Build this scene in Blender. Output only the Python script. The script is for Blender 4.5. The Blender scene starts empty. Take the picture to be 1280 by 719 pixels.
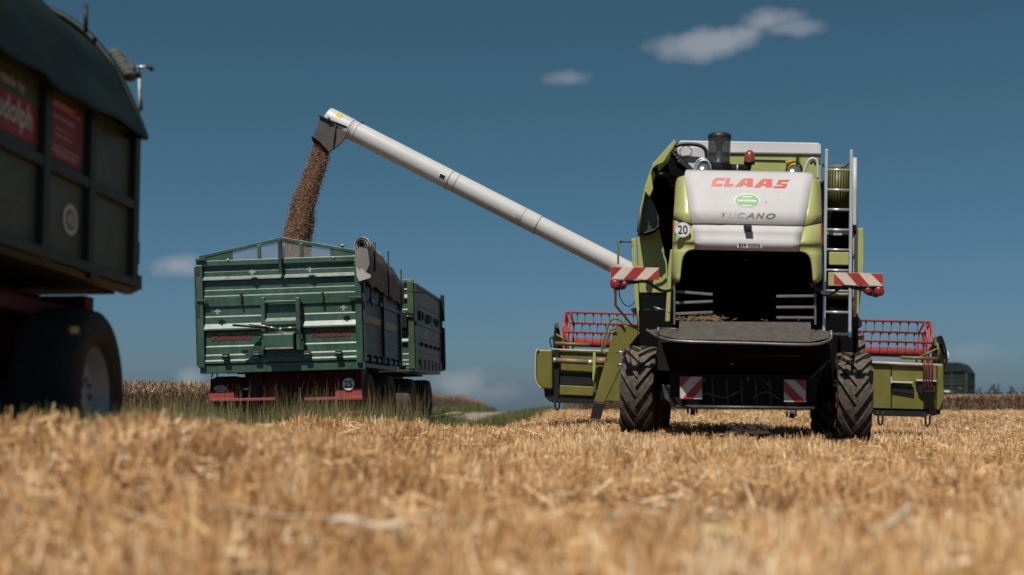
import bpy, bmesh, math, random
import numpy as np
from mathutils import Vector, Matrix, Euler, noise
random.seed(7); rng = np.random.default_rng(11)
sc = bpy.context.scene
COL = sc.collection
R = math.radians
CAM_Z, FPX, U0, V0 = 0.72, 1500.0, 640.0, 492.0

# ------------------------------------------------------------------ camera, light, sky
cam_d = bpy.data.cameras.new('camera'); cam = bpy.data.objects.new('camera', cam_d); COL.objects.link(cam)
cam.location = (0, 0, CAM_Z); cam.rotation_euler = (R(90), 0, 0)
cam_d.sensor_width = 36; cam_d.lens = FPX / 1280 * 36
cam_d.shift_y = (V0 - 359.5) / 1280
cam_d.clip_start = 0.05; cam_d.clip_end = 6000
cam_d.dof.use_dof = True; cam_d.dof.focus_distance = 19.0; cam_d.dof.aperture_fstop = 0.85
sc.camera = cam
SUN_EL, SUN_AZ = 57.0, 21.0          # sun stands behind the camera, this far to its left
sd = Vector((-math.sin(R(SUN_AZ)) * math.cos(R(SUN_EL)), -math.cos(R(SUN_AZ)) * math.cos(R(SUN_EL)), math.sin(R(SUN_EL))))
sl = bpy.data.lights.new('sun', 'SUN'); sl.energy = 3.85; sl.angle = R(0.5); sl.color = (1, .95, .87)
so = bpy.data.objects.new('sun', sl); COL.objects.link(so)
so.rotation_euler = (-sd).to_track_quat('-Z', 'Y').to_euler()
w = bpy.data.worlds.new('World'); sc.world = w; w.use_nodes = True
nt = w.node_tree; nt.nodes.clear()
def N(t, kind, **kw):
    n = t.nodes.new(kind)
    for k, v in kw.items(): setattr(n, k, v)
    return n
out = N(nt, 'ShaderNodeOutputWorld'); bg = N(nt, 'ShaderNodeBackground')
sky = N(nt, 'ShaderNodeTexSky', sky_type='NISHITA'); sky.sun_disc = False
sky.sun_elevation = R(SUN_EL); sky.sun_rotation = math.atan2(sd.x, sd.y)
sky.altitude = 300; sky.air_density = 1.0; sky.dust_density = 0.6; sky.ozone_density = 1.5
hs = N(nt, 'ShaderNodeHueSaturation'); hs.inputs['Saturation'].default_value = SKY_SAT = 0.92
mul = N(nt, 'ShaderNodeMix', data_type='RGBA', blend_type='MULTIPLY'); mul.inputs[0].default_value = 1
TINT_LOW, TINT_HIGH = (.40, .61, .95, 1), (.41, .72, .74, 1)
nt.links.new(sky.outputs[0], hs.inputs['Color']); nt.links.new(hs.outputs[0], mul.inputs[6])
tc = N(nt, 'ShaderNodeTexCoord')
sep = N(nt, 'ShaderNodeSeparateXYZ'); nt.links.new(tc.outputs['Generated'], sep.inputs[0])
def mth(t, op, a, b=None, c=None, clamp=False):
    n = N(t, 'ShaderNodeMath', operation=op); n.use_clamp = clamp
    for i, x in enumerate((a, b, c)):
        if x is None: continue
        if isinstance(x, (int, float)): n.inputs[i].default_value = x
        else: t.links.new(x, n.inputs[i])
    return n.outputs[0]
# clouds live in the sky: azimuth and elevation slopes of the view direction, a few ragged puffs
az = mth(nt, 'DIVIDE', sep.outputs[0], sep.outputs[1]); el = mth(nt, 'DIVIDE', sep.outputs[2], sep.outputs[1])
nz = N(nt, 'ShaderNodeTexNoise'); nz.inputs['Scale'].default_value = 30; nz.inputs['Detail'].default_value = 5; nz.inputs['Roughness'].default_value = .55
nt.links.new(tc.outputs['Generated'], nz.inputs['Vector'])
nz2 = N(nt, 'ShaderNodeTexNoise'); nz2.inputs['Scale'].default_value = 14; nz2.inputs['Detail'].default_value = 3
nt.links.new(tc.outputs['Generated'], nz2.inputs['Vector'])
def puff(u, v, ru, rv, amp, slope=0.0):
    a = mth(nt, 'SUBTRACT', az, (u - U0) / FPX)
    e = mth(nt, 'SUBTRACT', el, (V0 - v) / FPX)
    e = mth(nt, 'SUBTRACT', e, mth(nt, 'MULTIPLY', a, slope))
    a = mth(nt, 'DIVIDE', a, ru / FPX); e = mth(nt, 'DIVIDE', e, rv / FPX)
    d = mth(nt, 'SQRT', mth(nt, 'ADD', mth(nt, 'MULTIPLY', a, a), mth(nt, 'MULTIPLY', e, e)))
    m = mth(nt, 'SUBTRACT', 1.0, d)
    m = mth(nt, 'ADD', m, mth(nt, 'MULTIPLY', mth(nt, 'SUBTRACT', nz.outputs[0], .5), 1.7))
    m = mth(nt, 'MULTIPLY', m, 1.25, clamp=True)
    return mth(nt, 'MULTIPLY', mth(nt, 'SMOOTH_MIN', m, 1.0, .3), amp)
tm = N(nt, 'ShaderNodeMix', data_type='RGBA'); tr = N(nt, 'ShaderNodeMapRange'); tr.inputs[2].default_value = .22
nt.links.new(sep.outputs[2], tr.inputs[0]); nt.links.new(tr.outputs[0], tm.inputs[0]); tm.inputs[6].default_value = TINT_LOW; tm.inputs[7].default_value = TINT_HIGH
nt.links.new(tm.outputs[2], mul.inputs[7])
tot = None
for p in [(895, 50, 86, 24, .62, .24), (958, 26, 46, 20, .55, .1), (985, 35, 60, 13, .4, 0), (925, 44, 46, 17, .55, .25), (850, 57, 48, 17, .4, .1), (712, 98, 34, 12, .34, 0),
          (222, 332, 34, 16, .55, 0), (575, 480, 44, 26, .42, 0), (240, 474, 22, 16, .42, 0), (610, 492, 60, 16, .2, 0),
          (1215, 440, 90, 16, .14, 0), (1400, 200, 90, 30, .5, .1), (-200, 250, 120, 40, .5, .1)]:
    x = puff(*p); tot = x if tot is None else mth(nt, 'MAXIMUM', tot, x)
front = mth(nt, 'GREATER_THAN', sep.outputs[1], 0.0)
tot = mth(nt, 'MULTIPLY', tot, front)
cm = N(nt, 'ShaderNodeMix', data_type='RGBA'); nt.links.new(tot, cm.inputs[0]); nt.links.new(mul.outputs[2], cm.inputs[6])
cm.inputs[7].default_value = CLOUD = (8.0, 8.2, 9.0, 1)
nt.links.new(cm.outputs[2], bg.inputs[0]); bg.inputs[1].default_value = 0.05
nt.links.new(bg.outputs[0], out.inputs[0])
sc.view_settings.view_transform = 'Standard'; sc.view_settings.look = 'None'
sc.view_settings.exposure = 0; sc.view_settings.gamma = 1; sc.view_settings.use_curve_mapping = False
sc.render.engine = 'CYCLES'
try:
    sc.cycles.use_denoising = True; sc.cycles.denoiser = 'OPENIMAGEDENOISE'
except Exception: pass
sc.cycles.max_bounces = 6; sc.cycles.transparent_max_bounces = 12; sc.cycles.sample_clamp_indirect = 4

# ------------------------------------------------------------------ materials
MATS = {}
def mat(name, col, rough=.5, metal=0.0, var=.18, scale=3.0, dust=0.0, dustcol=(.33, .26, .18), spec=.5, bump=0.0, bscale=60, attr=None, trans=0.0, alpha=1.0, coat=0.0, streak=0.0, ledge=0.0):
    if name in MATS: return MATS[name]
    m = bpy.data.materials.new(name); m.use_nodes = True; t = m.node_tree
    b = t.nodes['Principled BSDF']
    b.inputs['Roughness'].default_value = rough; b.inputs['Metallic'].default_value = metal
    b.inputs['Specular IOR Level'].default_value = spec
    b.inputs['Coat Weight'].default_value = coat; b.inputs['Coat Roughness'].default_value = .12
    if trans: b.inputs['Transmission Weight'].default_value = trans
    if alpha < 1: b.inputs['Alpha'].default_value = alpha
    tc = N(t, 'ShaderNodeTexCoord'); geo = N(t, 'ShaderNodeNewGeometry')
    if attr:      # straw, wheat and grass: a colour ramp driven by each stem's own random number
        at = N(t, 'ShaderNodeAttribute', attribute_name='rnd')
        rp = N(t, 'ShaderNodeValToRGB'); rp.color_ramp.interpolation = 'LINEAR'
        el = rp.color_ramp.elements
        while len(el) < len(attr): el.new(.5)
        for e, (p, c) in zip(el, attr): e.position = p; e.color = (*c, 1)
        t.links.new(at.outputs['Fac'], rp.inputs[0]); cur = rp.outputs[0]
    else:
        n1 = N(t, 'ShaderNodeTexNoise'); n1.inputs['Scale'].default_value = scale; n1.inputs['Detail'].default_value = 6
        t.links.new(tc.outputs['Object'], n1.inputs['Vector'])
        mx = N(t, 'ShaderNodeMix', data_type='RGBA')
        k0, k1 = 1 - var, 1 + var
        mx.inputs[6].default_value = (*[min(1, c * k0) for c in col], 1); mx.inputs[7].default_value = (*[min(1, c * k1) for c in col], 1)
        r = N(t, 'ShaderNodeMapRange'); r.inputs[1].default_value = .3; r.inputs[2].default_value = .7
        t.links.new(n1.outputs[0], r.inputs[0]); t.links.new(r.outputs[0], mx.inputs[0]); cur = mx.outputs[2]
        # roughness breaks up with the grime
        rr = N(t, 'ShaderNodeMapRange'); rr.inputs[3].default_value = max(.05, rough - .1); rr.inputs[4].default_value = min(1, rough + .12)
        n3 = N(t, 'ShaderNodeTexNoise'); n3.inputs['Scale'].default_value = scale * 5; n3.inputs['Detail'].default_value = 5
        t.links.new(tc.outputs['Object'], n3.inputs['Vector']); t.links.new(n3.outputs[0], rr.inputs[0]); t.links.new(rr.outputs[0], b.inputs['Roughness'])
        if dust:   # chaff and dust settled on faces that look up, and in blotches
            sp = N(t, 'ShaderNodeSeparateXYZ'); t.links.new(geo.outputs['Normal'], sp.inputs[0])
            n2 = N(t, 'ShaderNodeTexNoise'); n2.inputs['Scale'].default_value = scale * 2.7; n2.inputs['Detail'].default_value = 8; n2.inputs['Roughness'].default_value = .7
            mp = N(t, 'ShaderNodeMapping'); mp.inputs['Scale'].default_value = (1, 1, .35 if streak else 1); t.links.new(tc.outputs['Object'], mp.inputs[0]); t.links.new(mp.outputs[0], n2.inputs['Vector'])
            up = mth(t, 'MULTIPLY', mth(t, 'MAXIMUM', sp.outputs[2], 0.0), .9)
            bl = mth(t, 'MULTIPLY', mth(t, 'SUBTRACT', n2.outputs[0], .42), 3.0, clamp=True)
            f = mth(t, 'MULTIPLY', mth(t, 'ADD', mth(t, 'MULTIPLY', bl, .75), mth(t, 'MULTIPLY', up, .6)), dust, clamp=True)
            dm = N(t, 'ShaderNodeMix', data_type='RGBA'); t.links.new(f, dm.inputs[0]); t.links.new(cur, dm.inputs[6]); dm.inputs[7].default_value = (*dustcol, 1)
            cur = dm.outputs[2]
            if ledge:   # pale dust, rubbed paint and a painted-in sun highlight on the pressed ledges
                lf = mth(t, 'MULTIPLY', mth(t, 'SUBTRACT', sp.outputs[2], .22), 6.0, clamp=True)
                n4 = N(t, 'ShaderNodeTexNoise'); n4.inputs['Scale'].default_value = 9; n4.inputs['Detail'].default_value = 8; n4.inputs['Roughness'].default_value = .8; t.links.new(tc.outputs['Object'], n4.inputs['Vector'])
                lf = mth(t, 'MULTIPLY', lf, mth(t, 'MULTIPLY', mth(t, 'SUBTRACT', n4.outputs[0], .22), 3.2 * ledge, clamp=True), clamp=True)
                d2 = N(t, 'ShaderNodeMix', data_type='RGBA'); t.links.new(lf, d2.inputs[0]); t.links.new(cur, d2.inputs[6]); d2.inputs[7].default_value = (.62, .66, .60, 1); cur = d2.outputs[2]
    t.links.new(cur, b.inputs['Base Color'])
    if bump:
        bn = N(t, 'ShaderNodeTexNoise'); bn.inputs['Scale'].default_value = bscale; bn.inputs['Detail'].default_value = 5
        t.links.new(tc.outputs['Object'], bn.inputs['Vector'])
        bp = N(t, 'ShaderNodeBump'); bp.inputs['Strength'].default_value = bump; bp.inputs['Distance'].default_value = .02
        t.links.new(bn.outputs[0], bp.inputs['Height']); t.links.new(bp.outputs[0], b.inputs['Normal'])
    MATS[name] = m; return m

LIME = mat('lime green paint', (.42, .445, .135), .42, var=.07, dust=.45, dustcol=(.42, .37, .22), coat=.12, streak=1)
OLIVE = mat('header green paint', (.165, .155, .026), .45, var=.14, dust=.5, dustcol=(.26, .21, .09), streak=1)
DOLIVE = mat('smoked olive panel', (.06, .065, .028), .3, var=.3, dust=.4)
WHITEP = mat('light grey hood paint', (.62, .605, .61), .6, var=.06, scale=1.6, dust=.42, dustcol=(.48, .42, .36), spec=.35, streak=1)
TUBE = mat('auger tube paint', (.66, .65, .64), .42, var=.06, scale=1.4, dust=.25, dustcol=(.42, .39, .35), coat=.2)
RED = mat('signal red paint', (.40, .03, .032), .4, var=.1, dust=.15)
REEL = mat('faded red reel paint', (.46, .05, .055), .42, var=.12, dust=.25, dustcol=(.4, .25, .22))
LOGO = mat('logo red', (.60, .075, .04), .4, var=.03)
BLACK = mat('black plastic', (.010, .010, .011), .5, var=.3, dust=.08, dustcol=(.12, .10, .08))
DARK = mat('grimy dark metal', (.010, .0095, .0095), .75, var=.4, dust=.10, dustcol=(.06, .048, .036), spec=.25)
VOID = mat('unlit machine interior', (.005, .0045, .0045), .9, var=.3, spec=.12)  # near-black base colour carries the shade inside and beneath the machine
GREY = mat('dark grey sheet', (.045, .043, .046), .42, var=.2, dust=.5, dustcol=(.20, .165, .12), scale=5)
STEEL = mat('bare steel', (.36, .35, .34), .35, metal=.8, var=.2, dust=.2)
ALU = mat('aluminium rail', (.62, .64, .68), .32, metal=.55, var=.06)
RAILW = mat('pale handrail paint', (.58, .55, .50), .4, var=.06)
RUB = mat('tyre rubber', (.022, .020, .018), .75, var=.3, dust=.55, dustcol=(.17, .135, .10), bump=.3, bscale=90, scale=6)
RUBC = mat('dusty lugged tyre rubber', (.026, .022, .020), .8, var=.3, dust=.95, dustcol=(.21, .16, .115), bump=.35, bscale=90, scale=6)
RIMG = mat('grey wheel rim', (.28, .32, .38), .4, metal=.3, var=.12, dust=.3)
RIMR = mat('red wheel rim', (.40, .03, .025), .5, var=.1, dust=.4)
LAMP = mat('red lamp lens', (.30, .022, .028), .22, var=.1, spec=.6)
BEAC = mat('dusty amber beacon lens', (.28, .055, .035), .25, var=.15)
CLEAR = mat('clear lamp glass', (.22, .22, .2), .15, metal=.6, var=.2)
YEL = mat('yellow sticker', (.78, .52, .03), .5, var=.05)
SIGNW = mat('reflective white', (.74, .60, .50), .4, var=.06, dust=.25, scale=12)
PURE = mat('sign white', (.82, .82, .82), .4, var=.03)
INK = mat('sign black', (.01, .01, .01), .5, var=.1)
INKG = mat('dark grey lettering', (.035, .04, .045), .45, var=.1)
INKL = mat('silver grey lettering', (.22, .23, .23), .5, metal=0, var=.1)
BADGE = mat('green badge', (.14, .36, .12), .4, var=.06)
TGREEN = mat('trailer green paint', (.034, .088, .055), .38, var=.28, scale=2.2, ledge=.36, dust=.2, dustcol=(.40, .42, .38), coat=.5, streak=1)
TDARK = mat('trailer frame green', (.022, .05, .035), .4, var=.2, dust=.2)
TSIDE = mat('grey trailer boards', (.23, .22, .21), .55, var=.2, dust=.4, dustcol=(.33, .28, .22), scale=2, streak=1)
TSIDE2 = mat('slate grey boards', (.10, .108, .12), .5, var=.2, dust=.3, scale=2, streak=1)
CHRED = mat('dark red chassis paint', (.085, .010, .012), .6, var=.35, dust=.2, dustcol=(.06, .035, .028), spec=.3)
BRED = mat('red bumper paint', (.38, .045, .045), .5, var=.2, dust=.35, dustcol=(.36, .20, .17))
TARP = mat('pale grey tarp', (.47, .435, .41), .75, var=.14, dust=.3, dustcol=(.36, .30, .26), bump=.4, bscale=9)
TARPG = mat('dark green tarp', (.008, .016, .011), .55, var=.3, dust=.10, spec=.3, dustcol=(.06, .065, .05), bump=.6, bscale=5, scale=1.3)
T3G = mat('shaded green boards', (.078, .094, .062), .5, var=.15, dust=.25, dustcol=(.08, .075, .055), scale=1.5)
T3F = mat('dark green frame', (.021, .029, .019), .5, var=.2, dust=.2, dustcol=(.05, .05, .036))
POST = mat('dark red poster', (.24, .02, .034), .5, var=.08, scale=2)
POSTP = mat('poster pink print', (.66, .36, .38), .5, var=.1)
SIGNG = mat('white print on boards', (.56, .56, .52), .5, var=.1)
GOLD = mat('ochre stripe', (.42, .27, .08), .5, var=.2)
FILM = mat('clear gable film', (.36, .36, .37), .35, var=.1, alpha=.36)
SMOKE = mat('smoked clear plastic', (.05, .045, .045), .08, var=.1, alpha=.72)
SPOUT = mat('rubber spout', (.075, .065, .065), .55, var=.2, dust=.5, dustcol=(.17, .14, .125))
GRAIN = mat('falling grain', (.30, .15, .08), .7, attr=[(0, (.05, .022, .014)), (.45, (.26, .135, .075)), (.8, (.48, .30, .18)), (1, (.72, .52, .33))])
STRAW = mat('cut straw', (.5, .3, .1), .48, attr=[(0, (.12, .05, .018)), (.25, (.42, .20, .075)), (.58, (.78, .46, .20)), (.9, (.94, .66, .35)), (1, (.98, .85, .60))])
WHEAT = mat('ripe standing wheat', (.3, .2, .1), .7, attr=[(0, (.07, .04, .026)), (.4, (.20, .125, .08)), (.8, (.38, .25, .16)), (1, (.55, .38, .25))])
GRASS = mat('verge grass', (.1, .2, .05), .55, attr=[(0, (.035, .055, .014)), (.4, (.105, .128, .034)), (.75, (.19, .185, .062)), (.9, (.27, .22, .10)), (1, (.44, .35, .18))])
WEED = mat('dark weeds', (.05, .06, .03), .6, attr=[(0, (.02, .022, .012)), (.6, (.06, .06, .03)), (1, (.16, .10, .06))])

# ------------------------------------------------------------------ mesh builder
class MB:
    def __init__(s): s.v = []; s.f = []; s.m = []; s.s = []
    def add(s, vs, fs, m=0, smooth=False):
        o = len(s.v); s.v += [tuple(x) for x in vs]
        for f in fs: s.f.append([i + o for i in f]); s.m.append(m); s.s.append(smooth)
    def box(s, x0, x1, y0, y1, z0, z1, m=0):
        vs = [(x, y, z) for z in (z0, z1) for y in (y0, y1) for x in (x0, x1)]
        s.add(vs, [(0, 2, 3, 1), (4, 5, 7, 6), (0, 1, 5, 4), (2, 6, 7, 3), (0, 4, 6, 2), (1, 3, 7, 5)], m)
    def prism(s, poly, ext, m=0, smooth=False):
        poly = [Vector(p) for p in poly]; ext = Vector(ext); n = len(poly)
        vs = poly + [p + ext for p in poly]
        nrm = Vector((0, 0, 0))
        for i in range(n): nrm += poly[i].cross(poly[(i + 1) % n])
        fl = nrm.dot(ext) > 0
        a = list(range(n)); b = list(range(n, 2 * n))
        fs = [a[::-1] if fl else a, b if fl else b[::-1]]
        for i in range(n):
            j = (i + 1) % n; q = (i, j, n + j, n + i); fs.append(q if fl else q[::-1])
        s.add(vs, fs, m, smooth)
    def tube(s, pts, r, n=8, m=0, caps=True, closed=False, smooth=True):
        P = [Vector(p) for p in pts]; k = len(P)
        rs = r if isinstance(r, (list, tuple)) else [r] * k
        T = []
        for i in range(k):
            a = P[(i - 1) % k] if (i > 0 or closed) else P[i]; b = P[(i + 1) % k] if (i < k - 1 or closed) else P[i]
            d = (b - a); T.append(d.normalized() if d.length > 1e-9 else Vector((0, 0, 1)))
        up = Vector((0, 0, 1)) if abs(T[0].z) < .9 else Vector((1, 0, 0))
        X = T[0].cross(up).normalized(); vs = []
        for i in range(k):
            X = (X - T[i] * X.dot(T[i])); X.normalize(); Y = T[i].cross(X)
            for j in range(n):
                a = 2 * math.pi * j / n; vs.append(P[i] + (X * math.cos(a) + Y * math.sin(a)) * rs[i])
        fs = []
        for i in range(k if closed else k - 1):
            for j in range(n):
                a, b = i * n + j, i * n + (j + 1) % n; c, d = ((i + 1) % k) * n + (j + 1) % n, ((i + 1) % k) * n + j
                fs.append((a, b, c, d))
        s.add(vs, fs, m, smooth)
        if caps and not closed:
            s.add(vs[:n], [list(range(n))[::-1]], m); s.add(vs[-n:], [list(range(n))], m)
    def lathe(s, prof, org, axis, n=32, m=0, smooth=True, a0=0, a1=2 * math.pi):
        org = Vector(org); A = Vector(axis).normalized(); up = Vector((0, 0, 1)) if abs(A.z) < .9 else Vector((1, 0, 0))
        X = A.cross(up).normalized(); Y = A.cross(X); full = abs(a1 - a0 - 2 * math.pi) < 1e-6
        nn = n if full else n + 1; vs = []
        for r, h in prof:
            for j in range(nn):
                a = a0 + (a1 - a0) * j / n; vs.append(org + A * h + (X * math.cos(a) + Y * math.sin(a)) * r)
        fs = []
        for i in range(len(prof) - 1):
            for j in range(n):
                jj = (j + 1) % nn if full else j + 1
                fs.append((i * nn + j, (i + 1) * nn + j, (i + 1) * nn + jj, i * nn + jj))
        s.add(vs, fs, m, smooth)
    def ball(s, c, rx, ry=None, rz=None, n=12, m=0):
        ry = ry or rx; rz = rz or rx; c = Vector(c); vs = []; fs = []; k = n // 2
        for i in range(k + 1):
            t = math.pi * i / k
            for j in range(n):
                a = 2 * math.pi * j / n; vs.append(c + Vector((rx * math.sin(t) * math.cos(a), ry * math.sin(t) * math.sin(a), rz * math.cos(t))))
        for i in range(k):
            for j in range(n): fs.append((i * n + j, (i + 1) * n + j, (i + 1) * n + (j + 1) % n, i * n + (j + 1) % n))
        s.add(vs, fs, m, True)
    def build(s, name, mats, parent=None, bevel=0, segs=2, recalc=True):
        me = bpy.data.meshes.new(name); me.from_pydata(s.v, [], s.f)
        for m in (mats if isinstance(mats, (list, tuple)) else [mats]): me.materials.append(m)
        me.polygons.foreach_set('material_index', s.m); me.polygons.foreach_set('use_smooth', s.s); me.update()
        if recalc:
            bm = bmesh.new(); bm.from_mesh(me); bmesh.ops.remove_doubles(bm, verts=bm.verts, dist=1e-5)
            bmesh.ops.recalc_face_normals(bm, faces=bm.faces); bm.to_mesh(me); bm.free()
        o = bpy.data.objects.new(name, me); COL.objects.link(o)
        if parent: o.parent = parent
        if bevel:
            b = o.modifiers.new('bevel', 'BEVEL'); b.width = bevel; b.segments = segs; b.limit_method = 'ANGLE'; b.angle_limit = R(35)
            b.harden_normals = False
        return o
def empty(name, loc=(0, 0, 0), rot=(0, 0, 0), parent=None):
    o = bpy.data.objects.new(name, None); COL.objects.link(o); o.location = loc; o.rotation_euler = rot; o.empty_display_size = .2
    if parent: o.parent = parent
    return o
def tag(o, label=None, cat=None, group=None, kind=None):
    for k, v in (('label', label), ('category', cat), ('group', group), ('kind', kind)):
        if v: o[k] = v
    return o
def P(u, v, Y): return Vector(((u - U0) / FPX * Y, Y, CAM_Z + (V0 - v) / FPX * Y))
class Frame:
    """turns a pixel measured in the photograph into a point on a plane of a machine's own space"""
    def __init__(s, loc, rot):
        s.loc = Vector(loc); s.rot = Euler(rot); s.M = Matrix.Translation(s.loc) @ s.rot.to_matrix().to_4x4(); s.I = s.M.inverted()
        s.o = s.I @ Vector((0, 0, CAM_Z)); s.R = s.I.to_3x3()
    def __call__(s, u, v, yl=0.0, axis=1):
        d = s.R @ Vector(((u - U0) / FPX, 1, (V0 - v) / FPX)); t = (yl - s.o[axis]) / d[axis]; return s.o + d * t
    def root(s, name): return empty(name, s.loc, s.rot)
def slab(mb, fr, pts, yl, th, m=0, axis=1):
    ps = [fr(p[0], p[1], p[2] if len(p) > 2 else yl, axis) for p in pts]
    e = [0, 0, 0]; e[axis] = th; mb.prism(ps, e, m)
def px_tube(mb, fr, pts, yl, r, n=8, m=0, axis=1, smoothn=0):
    ps = [fr(p[0], p[1], p[2] if len(p) > 2 else yl, axis) for p in pts]
    if smoothn: ps = spline(ps, smoothn)
    mb.tube(ps, r, n, m)
def spline(ps, k=6):
    ps = [Vector(p) for p in ps]; out = []
    for i in range(len(ps) - 1):
        a = ps[max(0, i - 1)]; b = ps[i]; c = ps[i + 1]; d = ps[min(len(ps) - 1, i + 2)]
        for j in range(k):
            t = j / k; out.append(.5 * ((2 * b) + (c - a) * t + (2 * a - 5 * b + 4 * c - d) * t * t + (-a + 3 * b - 3 * c + d) * t ** 3))
    out.append(ps[-1]); return out
def quad_map(q, x, y):
    bl, br, tr, tl = q; return (bl * (1 - x) + br * x) * (1 - y) + (tl * (1 - x) + tr * x) * y
def text(name, s, q, m, parent, bold=0.0, shear=0.0, nudge=(0, -.004, 0)):
    c = bpy.data.curves.new(name, 'FONT'); c.body = s; c.offset = bold; c.shear = shear; c.resolution_u = 3; c.align_x = 'LEFT'
    o = bpy.data.objects.new(name, c); me = bpy.data.meshes.new_from_object(o); bpy.data.objects.remove(o)
    co = [v.co.copy() for v in me.vertices]; x0, x1 = min(p.x for p in co), max(p.x for p in co); y0, y1 = min(p.y for p in co), max(p.y for p in co)
    nd = Vector(nudge)
    for v, p in zip(me.vertices, co): v.co = quad_map(q, (p.x - x0) / (x1 - x0), (p.y - y0) / (y1 - y0)) + nd
    me.materials.clear(); me.materials.append(m); me.name = name; me.update()
    r = bpy.data.objects.new(name, me); COL.objects.link(r); r.parent = parent; return r
def disc(mb, c, ax, r, th, n=28, m=0):
    mb.lathe([(0, 0), (r, 0), (r, th), (0, th)], c, ax, n, m, smooth=False)

def tyre_mb(Rr, W, rim, lugs=0, lugh=.045, n=64):
    """rubber ring round the local X axis, centred on the origin, with rows of slanted lugs on tractor tyres"""
    mb = MB(); h = W / 2
    prof = [(rim, -h * .80), (rim + .03, -h * .92), (rim + (Rr - rim) * .5, -h * 1.04), (Rr * .93, -h * .98), (Rr * .975, -h * .86), (Rr, -h * .5), (Rr * 1.004, 0),
            (Rr, h * .5), (Rr * .975, h * .86), (Rr * .93, h * .98), (rim + (Rr - rim) * .5, h * 1.04), (rim + .03, h * .92), (rim, h * .80)]
    if lugs: prof = [(r - lugh if r > Rr * .9 else r, x) for r, x in prof]
    mb.lathe(prof, (0, 0, 0), (1, 0, 0), n)
    if lugs:
        step = 2 * math.pi / lugs
        for k in range(lugs):
            for sgn in (-1, 1):
                a0 = k * step + (step / 2 if sgn > 0 else 0); bars = []
                for i in range(7):
                    t = i / 6; x = sgn * h * (-.06 + 1.06 * t); a = a0 + step * (1.15 * t + .25 * t * t)
                    rb = Rr - lugh - .012 - (.0 if t < .7 else (t - .7) * .12); rt = Rr - (0 if t < .75 else (t - .75) * (.35 * h))
                    wd = step * (.15 + .05 * t)
                    ring = []
                    for (rad, aa) in ((rb, a - wd * 1.35), (rt, a - wd), (rt, a + wd), (rb, a + wd * 1.35)):
                        ring.append((x, -rad * math.cos(aa), rad * math.sin(aa)))
                    bars.append(ring)
                vs = [p for r_ in bars for p in r_]; fs = []
                for i in range(6):
                    for j in range(3): fs.append((i * 4 + j, i * 4 + j + 1, i * 4 + 5 + j, i * 4 + 4 + j))
                fs += [(0, 3, 2, 1), (24, 25, 26, 27)]
                mb.add(vs, fs, 0, False)
    else:
        for x in (-.55, -.18, .18, .55):      # road grooves
            mb.lathe([(Rr * 1.006, h * x - .012), (Rr * 1.012, h * x - .03 - .01), (Rr * 1.012, h * x - .11), (Rr * 1.0, h * x - .12)], (0, 0, 0), (1, 0, 0), n)
    return mb
def rim_mb(rim, W, side=1):
    mb = MB(); h = W / 2; s = side
    mb.lathe([(rim + .01, s * h * .86), (rim + .012, s * h * .80), (rim - .03, s * h * .74), (rim - .05, s * h * .25), (rim * .55, s * h * .18), (rim * .42, s * h * .4), (rim * .2, s * h * .42), (0, s * h * .42)], (0, 0, 0), (1, 0, 0), 40)
    mb.lathe([(rim + .01, -s * h * .86), (rim - .04, -s * h * .7), (rim - .05, s * h * .2)], (0, 0, 0), (1, 0, 0), 40)
    for k in range(8):
        a = k * math.pi / 4; c = Vector((s * h * .42, rim * .33 * math.cos(a), rim * .33 * math.sin(a)))
        mb.lathe([(.018, 0), (.018, .03 * s), (0, .03 * s)], c, (1, 0, 0), 6, 0, False)
    return mb
def wheel(parent, c, Rr, W, rim, tm, rm, lugs=0, side=1, steer=0, lugh=.045, label=None):
    e = empty('wheel', c, (0, 0, R(steer)), parent)
    if label: e['label'] = label
    tyre_mb(Rr, W, rim, lugs, lugh).build('tyre', tm, e)
    rim_mb(rim, W, side).build('rim', rm, e)
    return e
# ================================================================== COMBINE HARVESTER
CF = Frame((3.15, 16.0, 0.0), (0, R(2.0), R(-8.6)))
H = CF.root('combine_harvester')
tag(H, 'light grey and lime green combine harvester seen from behind, unloading grain', 'combine harvester')

# rear hood: rows of measured points, wrapped round to the sides and over the top
rows_w = [(218.0, 856, 221.0, 1016, -.86), (240, 859, 242.5, 1012.2, -1.00), (262, 862.3, 264.5, 1008, -1.12), (279.4, 865, 282.2, 1004.4, -1.20)]
def lerp(a, b, t): return a + (b - a) * t
def hood_band(rows, name, m, n=12, thick=.03):
    mb = MB(); vs = []; fs = []
    for (vl, ul, vr, ur, d) in rows:
        for i in range(n + 1):
            t = i / n; bow = -.035 * (1 - (2 * t - 1) ** 2)
            vs.append(CF(lerp(ul, ur, t), lerp(vl, vr, t), d + bow))
    for r_ in range(len(rows) - 1):
        for i in range(n): a = r_ * (n + 1) + i; fs.append((a, a + n + 1, a + n + 2, a + 1))
    mb.add(vs, fs, 0, True)
    o = mb.build(name, m, H); s = o.modifiers.new('thick', 'SOLIDIFY'); s.thickness = thick; s.offset = -1 if False else 0
    return o
top = [(213.5, 858, 216.5, 1014, -.45), (215.2, 857, 218.3, 1015, -.70)]
hood_band(top + rows_w, 'hood_panel', WHITEP)
hood_band([(280.8, 865.1, 283.6, 1004.0, -1.19), (290, 866.6, 293, 1001.6, -1.20), (297.5, 868, 300.5, 1000, -1.21), (302, 868.7, 305, 999, -1.25), (304.5, 869, 307.5, 998.7, -1.235), (312, 870.6, 314.6, 996.6, -1.22)], 'hood_lower_panel', WHITEP)
mb = MB()
px_tube(mb, CF, [(842, 274, -1.0), (850, 276, -1.15), (865, 280.2, -1.20), (900, 280.7, -1.225), (950, 281.5, -1.225), (1004, 283, -1.185), (1016, 280, -1.15), (1026.5, 278.4, -1.0)], 0, .013)
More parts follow.
